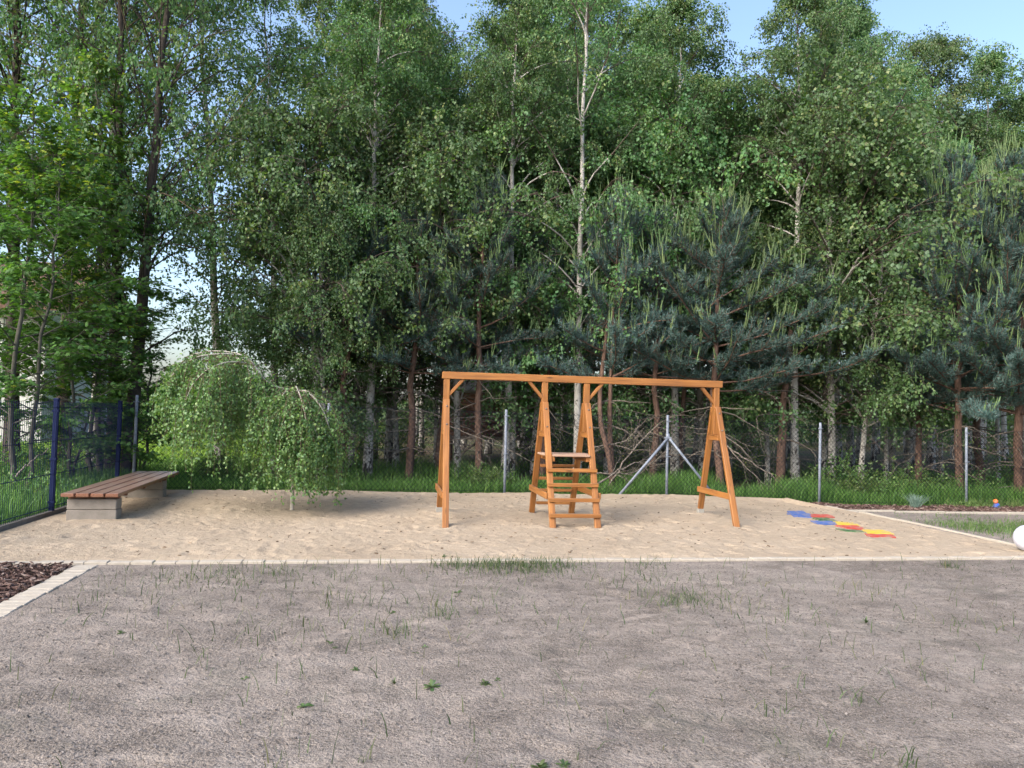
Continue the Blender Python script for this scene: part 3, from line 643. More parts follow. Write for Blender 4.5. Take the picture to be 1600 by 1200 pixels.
def star_leaves(mb, P, D, Nn, L, a):
    """lobed maple leaves: flat fan of five points"""
    N = len(P); D = norm(D); S = norm(np.cross(Nn, D)); 
    ang = np.array([0, .35, .62, 1.0, 1.35, 2.05, 2.6, -2.6, -2.05, -1.35, -1.0, -.62, -.35]); r_ = np.array([1, .52, .88, .45, .70, .35, .28, .28, .35, .70, .45, .88, .52])
    v = [P]+[P+(D*math.cos(t)*q+S*math.sin(t)*q)*L[:, None]*.62+norm(Nn)*(L*(-.10*q*q))[:, None] for t, q in zip(ang, r_)]
    v = np.stack(v, 1); k = len(ang); f = np.array([(0, 1+i, 1+(i+1) % k) for i in range(k)]); F = ((np.arange(N)*(k+1))[:, None, None]+f[None]).reshape(-1, 3)
    mb.add(v.reshape(-1, 3), F, np.repeat(a, k+1))
def make_maple(seed, H=7., stems=((0, 0, .045, 1.),), base=1.0, spread=1.6, n1=34, leaf=.12, dens=1.0):
    global rng
    rng = np.random.default_rng(seed); mb = MB(); lf = MB()
    for sx, sy_, r0, hk in stems:
        K = 14; z = np.linspace(0, 1, K); h_ = H*hk
        T = np.stack([sx*(1+z*2.2)+np.cumsum(rng.normal(0, .035, K)), sy_*(1+z*2.2)+np.cumsum(rng.normal(0, .035, K)), z*h_], -1); T[0] = (sx*.6, sy_*.6, -.15)
        tubes(mb, T[None], (r0*(1-z)**.8+.006)[None], 9)
        u = np.linspace(0, 1, n1); h = base+(h_*.98-base)*u; az = np.arange(n1)*2.6+rng.normal(0, .5, n1); el = np.radians(rng.uniform(5, 35, n1)+25*u); L = spread*(1-u**1.6*.8)*rng.uniform(.6, 1.1, n1)
        Tt = np.stack([np.interp(h, T[:, 2], T[:, i]) for i in range(3)], -1); P1 = polyl(Tt, np.stack([np.cos(az)*np.cos(el), np.sin(az)*np.cos(el), np.sin(el)], -1), L, 7, .35, .1)
        tubes(mb, P1, np.linspace(.012, .003, 7)[None].repeat(n1, 0), 5)
        i2 = np.repeat(np.arange(n1), 14); N2 = len(i2); p, d = along(P1[i2], rng.uniform(.25, 1, N2)); d = norm(rot_about_z(d, rng.uniform(-1.2, 1.2, N2))*np.array([1, 1, .4])+rng.normal(0, .12, (N2, 3))); P2 = polyl(p, d, rng.uniform(.2, .55, N2), 4, .3, .1)
        tubes(mb, P2, np.full((N2, 4), .0028), 3)
        nl = int(11*dens); i3 = np.repeat(np.arange(N2), nl); N3 = len(i3); p, d = along(P2[i3], rng.uniform(.1, 1, N3)); p = p+rng.normal(0, .05, (N3, 3))*np.array([1, 1, .6])
        d = norm(rot_about_z(d, rng.uniform(-1.3, 1.3, N3))*np.array([1, 1, .3])+np.array([0, 0, -.35])+rng.normal(0, .2, (N3, 3))); Nn = norm(np.array([0, 0, 1.])+rng.normal(0, .38, (N3, 3))); Nn = norm(Nn-d*(Nn*d).sum(1, keepdims=True))
        star_leaves(lf, p, d, Nn, leaf*rng.uniform(.55, 1.2, N3), np.clip(rng.normal(.45, .2, N3)+np.repeat(rng.normal(0, .12, N2), nl)+.25*(p[:, 2]/H > .75), 0, 1))
    return mb.mesh('maple_trunk', [M_mbark]), lf.mesh('maple_crown', [M_maple])

BP = {}
BP['tall'] = make_birch(101, 12, 3.2, 2.0, n1=62)
BP['slim'] = make_birch(102, 12, 3.6, 1.45, n1=54, n2=8, low=.5, r0=.075)
BP['broad'] = make_birch(103, 12, 1.6, 2.7, n1=84, n2=10, n3=6, nl=13, low=.6, r0=.105, prof=(.28, .7))
BP['loose'] = make_birch(104, 12, 2.6, 2.2, n1=44, n2=7, n3=5, nl=7, lean=.5, low=.45, leaf=.068, r0=.09)
BP['low'] = make_birch(105, 7, 1.2, 1.9, n1=50, n2=10, n3=6, nl=12, low=.6, r0=.055, prof=(.35, .8))
BP['airy'] = make_birch(109, 12.5, 2.4, 1.9, n1=46, n2=6, n3=4, nl=8, low=.5, r0=.082, leaf=.068)
BP['old'] = make_birch(106, 12.5, 2.8, 2.9, n1=56, n2=8, n3=5, nl=9, leaf=.07, low=.3, r0=.12, lean=-.3)
PP = {'a': make_pine(201, 5.6, 2.0, 1.7), 'b': make_pine(202, 4.6, 1.9, 1.3, lean=.4), 'c': make_pine(203, 6.8, 2.35, 2.2, r0=.10, nn=58), 'd': make_pine(204, 5.0, 1.8, 1.9, r0=.07), 'e': make_pine(205, 6.4, 1.7, 2.2, r0=.09, nn=60, dens=27, gap=(.26, .36))}
print('prototypes built')
DIM = {k: (v[2], v[3]) for k, v in BP.items()}; PDIM = {k: (v[3], v[4]) for k, v in PP.items()}
rng = np.random.default_rng(99)

def birch(px, t, ytop, kind, label, wk=1.0, group='birches of the wood behind the fence', rz=None, s=None, tilt=0.0, name='birch_tree', thick=1.0):
    if s is None: s = plane_at(px, 700, t)[0]
    z0 = float(gz(min(s, 14), min(t, 14.2)))-.02
    top = plane_at(px, ytop, t)[2] if ytop is not None else None
    Hh = (top-z0) if top else rng.uniform(10, 12.5)
    k = Hh/DIM[kind][0]
    r = empty(name, (s, t, z0), label, 'birch tree', group, rz if rz is not None else rng.uniform(0, 6.28)); r.scale = (k*wk, k*wk, k)
    r.rotation_euler[0] = rng.normal(0, .015); r.rotation_euler[1] = rng.normal(0, .015)+tilt
    link('trunk', BP[kind][0], r); link('crown', BP[kind][1], r); return r
def pine(px, t, ytop, kind, label, wk=1.0, group='young pines behind the fence', rz=None, s=None):
    if s is None: s = plane_at(px, 700, t)[0]
    z0 = float(gz(min(s, 14), min(t, 14.2)))-.02; Hh = plane_at(px, ytop, t)[2]-z0; k = Hh/PDIM[kind][0]
    r = empty('pine_tree', (s, t, z0), label, 'pine tree', group, rng.uniform(0, 6.28) if rz is None else rz); r.scale = (k*wk, k*wk, k)
    link('trunk', PP[kind][0], r); link('needles', PP[kind][1], r); link('shoots', PP[kind][2], r); return r

# px of the trunk, distance t, picture row of the top, kind, label
FB = [
 (575, 17.1, -60, 'tall', 'tall birch with thick flaking trunk between the weeping birch and the swing frame', 1.0),
 (548, 18.6, 40, 'slim', 'slender birch just left of the thick flaking birch trunk', 1.0),
 (608, 19.8, -70, 'tall', 'birch whose white stem shows high up above the first pine', .95),
 (500, 16.6, 150, 'low', 'leafy low birch directly right of the weeping birch crown', 1.05),
 (430, 18.2, -30, 'loose', 'loose airy birch rising behind the weeping birch', 1.05),
 (345, 19.5, -120, 'loose', 'tall airy birch with sky showing through, behind left of the weeping birch', 1.05),
 (148, 18.5, -260, 'old', 'large spreading birch behind the grey maple stem with sky through its crown', 1.05),
 (682, 18.8, 100, 'slim', 'slim white stemmed birch seen just left of the frame corner post', .9),
 (790, 17.3, -20, 'tall', 'birch behind the left bay of the swing frame', .95),
 (795, 21.0, 10, 'broad', 'broad full birch behind the left bay, its top rounded', .8),
 (800, 18.6, 60, 'slim', 'slim birch beside the grey fence post of the left bay', 1.0),
 (860, 20.5, -10, 'tall', 'birch rising behind the left ladder legs', .9),
 (903, 16.8, -110, 'airy', 'tall birch with the clear white stem rising straight behind the ladder', 1.0),
 (975, 20.5, 60, 'slim', 'birch behind the pine group right of the ladder, half as wide as its neighbours', 1.0),
 (1055, 17.8, 5, 'tall', 'dense birch with rounded crown standing alone against the sky right of the ladder', .98),
 (1098, 18.8, 130, 'low', 'small birch behind the right leg pair of the frame', 1.0),
 (1000, 22.5, 30, 'tall', 'birch farther back filling the gap above the pine group', 1.0),
 (1200, 18.3, 260, 'low', 'short leaning birch stem with pale bark right of the frame', .9),
 (1243, 17.0, -10, 'tall', 'tall birch right of the frame whose trunk base is black and rugged', .98),
 (1285, 18.6, -25, 'broad', 'biggest broad leafy birch, centre of the right hand trees', .72),
 (1345, 16.9, 230, 'low', 'bright leafy young birch in front of the broad birch', .95),
 (1385, 18.0, 190, 'broad', 'low branching birch reaching towards the dark right pine', .62),
 (508, 16.4, 300, 'low', 'bright leafy young birch growing right against the fence beside the thin pine', .95),
 (470, 18.8, 250, 'low', 'leafy young birch closing the gap right behind the weeping birch', 1.15),
 (620, 19.0, 230, 'low', 'leafy young birch between the flaking birch and the corner post', 1.1),
 (715, 17.8, 190, 'low', 'leafy young birch behind the tallest middle pine', 1.1),
 (835, 18.8, 170, 'low', 'leafy young birch behind the middle of the top beam', 1.1),
 (950, 19.2, 200, 'low', 'leafy young birch right of the clear white stem', 1.15),
 (1140, 19.4, 240, 'low', 'leafy young birch in the notch right of the rounded crown', 1.1),
 (1300, 17.3, 150, 'low', 'leafy young birch at the foot of the broad birch', 1.15),
 (1420, 20.0, 230, 'low', 'leafy young birch left of the blue green pine', 1.2),
 (1395, 20.5, 110, 'tall', 'birch on the slope of the skyline right of the broad birch', .95),
 (1455, 25.0, 78, 'broad', 'distant pale topped birch above the right pines', .9),
 (1530, 26.0, 100, 'tall', 'distant birch at the upper right next to the pale topped one', 1.05),
 (1600, 25.0, 140, 'broad', 'distant birch cut by the picture edge at the upper right', .95),
 (1560, 19.5, 250, 'slim', 'slim birch among the trunks behind the right pines', 1.0),
 (1660, 20.0, 170, 'tall', 'birch at the far right end of the row behind the pines', 1.0),
 (1470, 19.8, 230, 'slim', 'slim white stem between the two right fence posts', 1.0),
 (525, 23.5, -60, 'tall', 'birch in the second row left of the high white stem', 1.0),
 (585, 22.5, -80, 'broad', 'full birch in the second row, left of the sky notch', .62),
 (820, 23.8, 20, 'slim', 'second row birch above the middle of the top beam', 1.2),
 (905, 24.0, 0, 'tall', 'second row birch behind the clear white stem', .95),
 (1130, 23.0, 180, 'tall', 'second row birch low in the sky notch right of the rounded crown', .95),
 (1330, 23.5, 20, 'tall', 'second row birch at the back of the broad birch', .95),
 (1225, 22.0, 150, 'tall', 'second row birch at the left shoulder of the broad birch', .85),
]
for px, t, yt, k, lab, wk in FB: birch(px, t, yt, k, lab, wk)
# crowd of stems deeper in the wood
r2 = np.random.default_rng(5)
n_back = 0
for row, (t0, n) in enumerate(((27, 17), (31, 17), (36, 20))):
    for i in range(n):
        px = 560+(1750-560)*(i+r2.uniform(.1, .9))/n; t = t0+r2.uniform(-1.6, 1.6)
        top = float(np.interp(px, [400, 600, 690, 720, 800, 960, 1050, 1130, 1180, 1280, 1380, 1450, 1560, 1750], [60, 40, 120, 150, 90, 90, 70, 190, 170, 60, 160, 150, 160, 230]))+r2.uniform(0, 60)
        birch(px, t, top, ['slim', 'tall', 'slim', 'loose'][r2.integers(4)], 'slim birch in the crowd of stems deep in the wood', r2.uniform(.75, 1.0), 'birches deep in the wood'); n_back += 1

FP = [
 (640, 16.6, 345, 'a', 'pine with straight brown trunk left of the swing frame', 1.1),
 (528, 16.4, 330, 'b', 'thin pine with reddish trunk right beside the weeping birch', .9),
 (748, 16.4, 285, 'c', 'tallest pine of the middle, its reddish trunk seen through the left bay', .85),
 (845, 17.4, 380, 'b', 'pine behind the left ladder legs', .95),
 (958, 16.2, 330, 'd', 'grey green pine with upright shoots just right of the ladder', .70),
 (1022, 16.6, 350, 'a', 'pine behind the strutted fence post', 1.0),
 (1128, 16.0, 345, 'd', 'bushy pine with many pale shoots above the right end of the beam', 1.0),
 (1215, 16.7, 400, 'b', 'lower pine between the frame and the leafy young birch', 1.15),
 (1065, 18.0, 370, 'c', 'dark pine in the second row behind the strutted post', .8),
 (690, 18.2, 400, 'b', 'dark pine deep behind the left corner of the frame', 1.1),
 (1440, 16.3, 480, 'b', 'low dark pine with bent trunk left of the last fence post', 1.1),
 (1500, 15.5, 262, 'e', 'tall blue green pine right of the leafy birches', .80),
 (1592, 15.1, 265, 'e', 'big pine with long pale shoots at the right picture edge', .95),
 (1660, 16.8, 250, 'a', 'pine just outside the right picture edge reaching in', 1.2),
 (1530, 17.8, 400, 'a', 'shaded pine between the two big pines on the right', 1.2),
]
for px, t, yt, k, lab, wk in FP: pine(px, t, yt, k, lab, wk)

# left: maples beyond the panel fence, dark old trunks
mt = [make_maple(301, 7.4, ((0, 0, .045, 1.), (-.12, .05, .03, .8)), 1.9, 1.5, 40, .105), make_maple(302, 6.2, ((0, 0, .04, 1.), (.1, -.1, .03, .9)), .9, 1.8, 40, .105), make_maple(303, 4.2, ((0, 0, .03, 1.), (.12, .1, .02, .8)), .5, 1.3, 28, .095)]
def maple(i, s, t, lab, k=1.0, rz=0):
    r = empty('maple_tree', (s, t, -.03), lab, 'maple tree', 'young maples beyond the panel fence', rz); r.scale = (k, k, k); link('trunk', mt[i][0], r); link('crown', mt[i][1], r)
maple(0, plane_at(158, 740, 15.2)[0], 15.2, 'slender maple with bare grey stem rising behind the end of the bench', 1.08)
maple(1, plane_at(25, 700, 13.0)[0], 13.0, 'bright green bushy maple at the left picture edge above the panel fence', 1.0, 1.0)
maple(1, plane_at(-60, 700, 14.5)[0], 14.5, 'taller maple partly outside the left picture edge', 1.15, 3.0)
maple(2, plane_at(115, 700, 14.2)[0], 14.2, 'low maple bush between the blue fence post and the grey stem', .95, .5)
maple(2, plane_at(225, 700, 16.0)[0], 16.0, 'small maple sapling beside the galvanised corner post', .8, 2.2)
OLD = make_birch(107, 12.5, 2.0, 3.0, n1=60, n2=8, n3=5, nl=8, low=.5, leaf=.075, r0=.15, lean=.3, dead=10)
old_trunk = OLD[0].copy(); old_trunk.materials.clear(); old_trunk.materials.append(M_dbark)
for px, t, yt, lab, rz in ((200, 15.6, -300, 'thick black trunked tree by the fence corner behind the bench', 0.6), (178, 16.2, -260, 'dark tree with forked trunk left of the thick black trunk', 2.5), (20, 17.5, -330, 'dark tree deep behind the maples at the left edge', 4.0), (95, 19.0, -300, 'dark tree between the maples far behind the blue post', 5.0)):
    s = plane_at(px, 700, t)[0]; r = empty('old_tree', (s, t, -.03), lab, 'tree', 'dark trunked trees on the left', rz); H_ = plane_at(px, yt, t)[2]/12.5; r.scale = (H_*.8, H_*.8, H_); link('trunk', old_trunk, r); link('crown', OLD[1], r)

# ------------------------------------------------------------------ weeping birch in the sand
rng = np.random.default_rng(404)
WX, WY = ground_at(456, 797); wz = .02
wb = empty('weeping_birch', (WX, WY, wz), 'small weeping birch with drooping light green curtains of leaves, growing in the sand', 'weeping birch')
def wp(px, py, dy): p = plane_at(px, py, WY+dy); return np.array([p[0]-WX, dy, p[2]-wz])
mb = MB(); lf = MB()
graft = wp(462, 612, 0)
tr = np.array([[0, 0, -.15], [0, 0, .3], wp(456, 745, .02), wp(455, 700, .0), wp(459, 655, -.02), graft]); tubes(mb, tr[None], [[.030, .024, .022, .022, .024, .034]], 10)
limbs = [
 [graft, wp(440, 608, .02), wp(420, 600, 0), wp(405, 585, -.02), wp(398, 570, 0), wp(385, 556, .05), wp(360, 549, .1), wp(320, 547, .15), wp(285, 560, .2), wp(262, 590, .2)],
 [graft, wp(478, 610, -.1), wp(490, 620, -.2), wp(505, 640, -.25), wp(515, 670, -.3), wp(520, 700, -.3)],
 [wp(398, 570, 0), wp(380, 566, -.25), wp(355, 565, -.45), wp(325, 575, -.6), wp(300, 600, -.65), wp(285, 640, -.7)],
 [wp(398, 570, 0), wp(375, 560, .3), wp(345, 556, .5), wp(310, 566, .65), wp(280, 595, .7)],
 [graft, wp(450, 606, -.25), wp(440, 620, -.5), wp(432, 650, -.65), wp(428, 680, -.7)],
 [graft, wp(475, 612, .25), wp(495, 622, .45), wp(512, 645, .55), wp(522, 675, .55)],
 [graft, wp(462, 602, -.3), wp(468, 615, -.55), wp(475, 640, -.65), wp(480, 670, -.7)],
 [wp(385, 556, .05), wp(350, 552, -.1), wp(310, 556, -.2), wp(275, 575, -.25), wp(258, 610, -.25)],
 [graft, wp(468, 618, -.1), wp(480, 640, -.35), wp(492, 670, -.5), wp(500, 700, -.5)],
]
SP = []
for i, L in enumerate(limbs):
    L = np.array(L); x = np.linspace(0, len(L)-1, 24); q = np.stack([np.interp(x, np.arange(len(L)), L[:, j]) for j in range(3)], -1)
    q[1:-1] = (q[:-2]+2*q[1:-1]+q[2:])/4; q[1:-1] = (q[:-2]+2*q[1:-1]+q[2:])/4
    tubes(mb, q[None], np.linspace(.020 if i < 2 else .012, .004, 24)[None], 6, a=0); SP.append(q)
S_, D_ = [], []
for i, q in enumerate(SP):
    n = int(np.linalg.norm(np.diff(q, axis=0), axis=1).sum()*(27 if i < 12 else 12)); f = rng.uniform(.12, 1, n); p, d = along(np.repeat(q[None], n, 0), f); S_.append(p); D_.append(d)
S_ = np.concatenate(S_); D_ = np.concatenate(D_); n = len(S_)
side = norm(rot_about_z(D_, rng.uniform(-2.2, 2.2, n))*np.array([.45, .6, .1])+np.array([0, 0, .1])+rng.normal(0, .15, (n, 3))); zb = rng.uniform(.22, 1.15, n)+.35*np.sin(S_[:, 0]*5.1)*np.cos(S_[:, 1]*4.0); wx_ = S_[:, 0]; zb += .75*(wx_ < -1.30)+.35*(wx_ < -1.6)-.15*(wx_ > -.6); Ls = np.clip(S_[:, 2]-zb, .25, 1.6)+.1
P2 = polyl(S_-np.array([0, 0, .03]), side, Ls, 12, 8.0, .13); tubes(mb, P2, np.broadcast_to(np.linspace(.004, .0012, 12), (n, 12)), 4, a=1.)
i3 = np.repeat(np.arange(n), 4); p, d = along(P2[i3], rng.uniform(.15, .8, len(i3))); P3 = polyl(p, norm(d+rng.normal(0, .7, (len(i3), 3))), Ls[i3]*rng.uniform(.15, .45, len(i3)), 7, 2.6, .12); tubes(mb, P3, np.full((len(i3), 7), .0011), 3, a=1.)
for PP_, k in ((P2, 42), (P3, 17)):
    j = np.repeat(np.arange(len(PP_)), k); m_ = len(j); p, d = along(PP_[j], rng.uniform(.05, 1., m_)); p = p+rng.normal(0, .018, (m_, 3)); d = norm(d*.5+rng.normal(0, .55, (m_, 3))+np.array([0, 0, -.6])); ok = p[:, 2] > .12
    leaves(lf, p[ok], d[ok], .040*rng.uniform(.6, 1.3, ok.sum()), .82, np.clip(rng.normal(.5, .22, ok.sum()), 0, 1))
mb.build('trunk', M_wbark, wb); lf.build('crown', M_weep, wb)

# ------------------------------------------------------------------ undergrowth
def blades(name, mat, n, x0, x1, y0, y1, zf, H=(.15, .45), wd=.006, shape=None, hfun=None, label=None, build=True, mbx=None, P=None, lean=.35):
    if P is None:
        P = np.stack([rng.uniform(x0, x1, n), rng.uniform(y0, y1, n)], -1)
        if shape is not None: P = P[shape(P[:, 0], P[:, 1])]
    n = len(P); h = rng.uniform(*H, n)
    if hfun is not None: h = h*hfun(P[:, 0], P[:, 1])
    a = rng.uniform(0, 6.283, n); l = rng.normal(0, lean, n)*h; dx = np.stack([np.cos(a), np.sin(a), 0*a], -1); a2 = rng.uniform(0, 6.283, n); S = np.stack([np.cos(a2), np.sin(a2), 0*a], -1)*(wd*rng.uniform(.6, 1.3, n))[:, None]
    B = np.stack([P[:, 0], P[:, 1], zf(P[:, 0], P[:, 1])-.01], -1); Z = np.array([0, 0, 1.])
    m1 = B+Z*(h*.5)[:, None]+dx*(l*.28)[:, None]; m2 = B+Z*(h*.85)[:, None]+dx*(l*.7)[:, None]; tp = B+Z*(h*(.98))[:, None]+dx*(l*1.15)[:, None]
    v = np.stack([B-S, B+S, m1-S*.85, m1+S*.85, m2-S*.55, m2+S*.55, tp], 1).reshape(-1, 3)
    q = (np.arange(n)*7)[:, None, None]+np.array([(0, 1, 3, 2), (2, 3, 5, 4)])[None]; t3 = (np.arange(n)*7)[:, None]+np.array([4, 5, 6])[None]
    vv = np.repeat(np.clip(rng.normal(.45, .25, n), 0, 1), 7)
    mb = mbx or MB(); mb.add(v, q.reshape(-1, 4), vv); k = mb.n-len(v); mb.F.append((t3+k, 0, False))
    if build: o = mb.build(name, mat); tag(o, kind='stuff'); return o
def gfz(x, y): return np.where(True, gz(np.minimum(x, 40), y)-.015+fbm(x, y, .35, 3, 51)*.10*sstep(y, 14.3, 18)+fbm(x, y, 2, 2, 55)*.03, 0)
def inview(x, y, m=1.0): return (x > -.50*y-m-.0*x) & (x < .93*y+m)
blades('grass', M_grass, 52000, -7, 15.5, 14.22, 16.2, gfz, (.05, .34), .0055, shape=lambda x, y: inview(x, y) & (fbm(x, y, .8, 3, 61) > -.42+(y-14.2)*.12) & (np.hypot(x+.3, y-16.6) > .9), hfun=lambda x, y: .55+1.3*np.clip(fbm(x, y, .9, 3, 66)+.15, 0, .8)+.35*(x > 5))
blades('grass', M_grass, 40000, -9, 19, 16, 21.5, gfz, (.06, .38), .008, shape=lambda x, y: inview(x, y) & (fbm(x, y, .5, 3, 61) > -.12), hfun=lambda x, y: .8+.8*np.clip(fbm(x, y, .6, 2, 66)+.2, 0, .6))
blades('grass', M_grass, 42000, -9.5, -4.38, 5.5, 16, gfz, (.12, .40), .005, shape=lambda x, y: inview(x, y) & (fbm(x, y, .7, 3, 63) > -.40))
blades('lawn_grass', M_lawn, 60000, -16, -3.0, 19.5, 40, gfz, (.06, .16), .012, shape=lambda x, y: inview(x, y) & (x < -2.5-(y < 21)*1.))
# grass and weeds in the bare soil
mbx = MB(); Q = []
def soil_patch(px, py, r, n):
    x, y = ground_at(px, py); return np.stack([rng.normal(x, r, n), rng.normal(y, r*.9, n)], -1)
for px, py, r, n in ((800, 880, .35, 330), (770, 882, .25, 160), (850, 884, .25, 120), (700, 884, .12, 90), (760, 886, .5, 90), (300, 905, .28, 70), (380, 900, .3, 50), (250, 930, .5, 60), (430, 900, .35, 60), (520, 890, .5, 80), (1065, 940, .22, 80), (1090, 945, .18, 40), (1010, 885, .15, 40), (1140, 930, .5, 60), (1340, 925, .2, 40), (680, 950, .35, 70), (620, 990, .14, 40), (690, 965, .1, 24), (990, 905, .4, 40), (1480, 885, .10, 26), (1530, 980, .2, 30), (1235, 970, .15, 18), (1215, 1118, .08, 10), (1400, 1190, .10, 10), (1300, 1165, .10, 8), (1330, 1100, .08, 8), (580, 1190, .04, 8), (440, 1190, .06, 10), (470, 985, .25, 30), (900, 1000, .3, 14), (1480, 1050, .15, 16), (560, 935, .3, 40)):
    Q.append(soil_patch(px, py, r, n))
Q.append(np.stack([rng.uniform(-3.2, 7.2, 900), rng.uniform(3.2, 7.6, 900)], -1)[rng.random(900) < .8])
Q = np.concatenate(Q); Q = Q[(Q[:, 1] < 7.66) & (Q[:, 0] > -2.5)]
blades('sparse_grass', M_dry, 0, 0, 0, 0, 0, soilz1, (.03, .14), .0028, P=Q, lean=.7)
G_ = np.concatenate([soil_patch(*q) for q in ((790, 882, .26, 230), (765, 882, .2, 130), (840, 885, .2, 170), (815, 892, .32, 90), (693, 874, .05, 24), (1068, 942, .10, 26), (1088, 935, .08, 16), (690, 968, .05, 8), (615, 990, .04, 10), (1005, 884, .05, 16), (305, 905, .08, 18), (330, 905, .3, 24), (1000, 905, .25, 16), (1215, 1120, .04, 7), (1405, 1188, .06, 10), (1330, 1100, .05, 6), (520, 905, .4, 26), (1110, 925, .4, 22), (1480, 885, .05, 12))])
blades('sparse_grass', M_weed, 0, 0, 0, 0, 0, soilz1, (.03, .09), .0032, P=G_[(G_[:, 1] < 7.72)], lean=.8)
Q = [np.stack([rng.normal(cx, rx, n), rng.normal(cy_, ry, n)], -1) for cx, cy_, rx, ry, n in ((8.6, 10.2, .35, .35, 700), (9.2, 10.0, .6, .35, 900), (10.0, 10.3, .4, .3, 500), (9.4, 9.4, .5, .3, 300), (8.6, 9.4, .3, .3, 200), (9.5, 11.4, .8, .3, 120))]
Q = np.concatenate(Q); Q = Q[(Q[:, 0] > 7.98) & (Q[:, 1] < 12.3)]
blades('sparse_grass', M_herb, 0, 0, 0, 0, 0, soilz1, (.03, .10), .004, P=Q, lean=.8)

def weed_mesh(seed, n, L, up, w=.30):
    global rng
    rng_ = rng; rng = np.random.default_rng(seed); mb = MB(); a = np.arange(n)*2.4+rng.normal(0, .3, n); el = rng.uniform(*up, n); l = L*rng.uniform(.5, 1.1, n)
    D = np.stack([np.cos(a)*np.cos(el), np.sin(a)*np.cos(el), np.sin(el)], -1); S = np.stack([-np.sin(a), np.cos(a), 0*a], -1); P0 = D*.004
    pts = [(0, .15), (.3, .75), (.6, 1.), (.85, .6), (1., .05)]
    v = np.stack([P0+D*(l*t)[:, None]+np.array([0, 0, 1.])*(-.35*l*t*t)[:, None]+S*(l*w*.5*ww*sg)[:, None] for t, ww in pts for sg in (-1, 1)], 1); v[:, :, 2] += .005
    f = np.array([(2*i, 2*i+1, 2*i+3, 2*i+2) for i in range(4)]); mb.add(v.reshape(-1, 3), ((np.arange(n)*10)[:, None, None]+f[None]).reshape(-1, 4), np.repeat(rng.random(n), 10)); rng = rng_; return mb.mesh('weed_leaves', [M_weed])
wm = [weed_mesh(1, 16, .09, (.1, 1.0)), weed_mesh(2, 9, .08, (.15, .7), .45), weed_mesh(3, 12, .11, (.5, 1.3), .16)]
for px, py, m, k, lab in ((675, 1073, 0, 1.0, 'largest leafy weed in the bare soil, near the middle of the foreground'), (475, 1101, 1, .85, 'low star shaped weed nearest the camera in the left half of the soil'), (516, 1004, 1, .55, 'upper of two tiny weeds close together left of the middle'), (523, 1012, 1, .5, 'lower of two tiny weeds close together left of the middle'),
  (757, 1067, 0, .7, 'spreading weed to the right of the largest weed'), (778, 1061, 1, .5, 'small weed touching the right side of the spreading weed'), (664, 1011, 0, .5, 'small weed straight above the largest weed'), (650, 1020, 1, .45, 'tiny pale weed beside the small weed above the largest one'), (556, 1044, 0, .5, 'flat weed in the soil halfway between the pair of tiny weeds and the largest weed'),
  (616, 1066, 2, .6, 'narrow leaved weed a little left of the largest weed'), (615, 958, 1, .6, 'yellow green weed in the upper middle of the soil'), (715, 926, 1, .75, 'low weed below the grass patch by the paver edge'), (692, 872, 2, .9, 'upright dark green weed touching the paver edge'), (843, 1196, 0, .8, 'weed cut by the bottom picture edge'), (882, 1192, 0, .7, 'weed right beside the one cut by the bottom edge'),
  (382, 1058, 1, .5, 'tiny weed in the left part of the soil below the paver bed'), (1353, 975, 2, .8, 'thin leaved weed in the right part of the soil'), (190, 988, 1, .65, 'yellow green weed near the planting bed edge'), (1515, 812, 0, 1.2, 'dark weed on the soil strip in front of the last fence post'), (1481, 884, 1, .8, 'weed close to the front corner of the sand on the right')):
    x, y = ground_at(px, py); o = link('weed', wm[m]); o.location = (x, y, float(soilz1(np.array(x), np.array(y)))-.004); o.scale = (k*.8, k*.8, k*.8); o.rotation_euler[2] = rng.uniform(0, 6.28); tag(o, lab, 'weed', 'small weeds growing in the bare soil')

# leafy shrubs and tall herbs behind the fence
def shrub_mesh(seed, H, spread, ns, leaf, nl, M=M_herb, wr=.5):
    global rng
    keep = rng; rng = np.random.default_rng(seed); st = MB(); lf = MB(); az = rng.uniform(0, 6.28, ns); el = rng.uniform(.7, 1.45, ns)
    P0 = np.stack([rng.normal(0, spread*.3, ns), rng.normal(0, spread*.3, ns), np.full(ns, -.03)], -1)
    P1 = polyl(P0, np.stack([np.cos(az)*np.cos(el), np.sin(az)*np.cos(el), np.sin(el)], -1), H*rng.uniform(.6, 1.15, ns), 7, .5, .1); tubes(st, P1, np.linspace(.006, .002, 7)[None].repeat(ns, 0), 4)
    i = np.repeat(np.arange(ns), nl); p, d = along(P1[i], rng.uniform(.15, 1, len(i))); d = norm(rot_about_z(d, rng.uniform(-3, 3, len(i)))*np.array([1, 1, .3])+rng.normal(0, .5, (len(i), 3))); p = p+d*rng.uniform(0, .08, len(i))[:, None]*H
    leaves(lf, p, d, leaf*rng.uniform(.6, 1.2, len(i)), wr); r = st.mesh('shrub_stems', [M_stem]), lf.mesh('shrub_leaves', [M]); rng = keep; return r
sm = [shrub_mesh(11, .9, .45, 26, .075, 34), shrub_mesh(12, .6, .5, 26, .06, 30, M_herb, .4), shrub_mesh(13, 1.3, .7, 36, .06, 50, M_maple, .6), shrub_mesh(14, .35, .8, 50, .045, 26, M_herb, .35)]
def shrub(name, px, t, m, k, lab, cat='shrub', g='leafy plants in the undergrowth'):
    s = plane_at(px, 700, t)[0]; r = empty(name, (s, t, float(gz(min(s, 14), min(t, 14.2)))-.02), lab, cat, g, rng.uniform(0, 6.28)); r.scale = (k, k, k); link('stems', sm[m][0], r); link('leaves', sm[m][1], r)
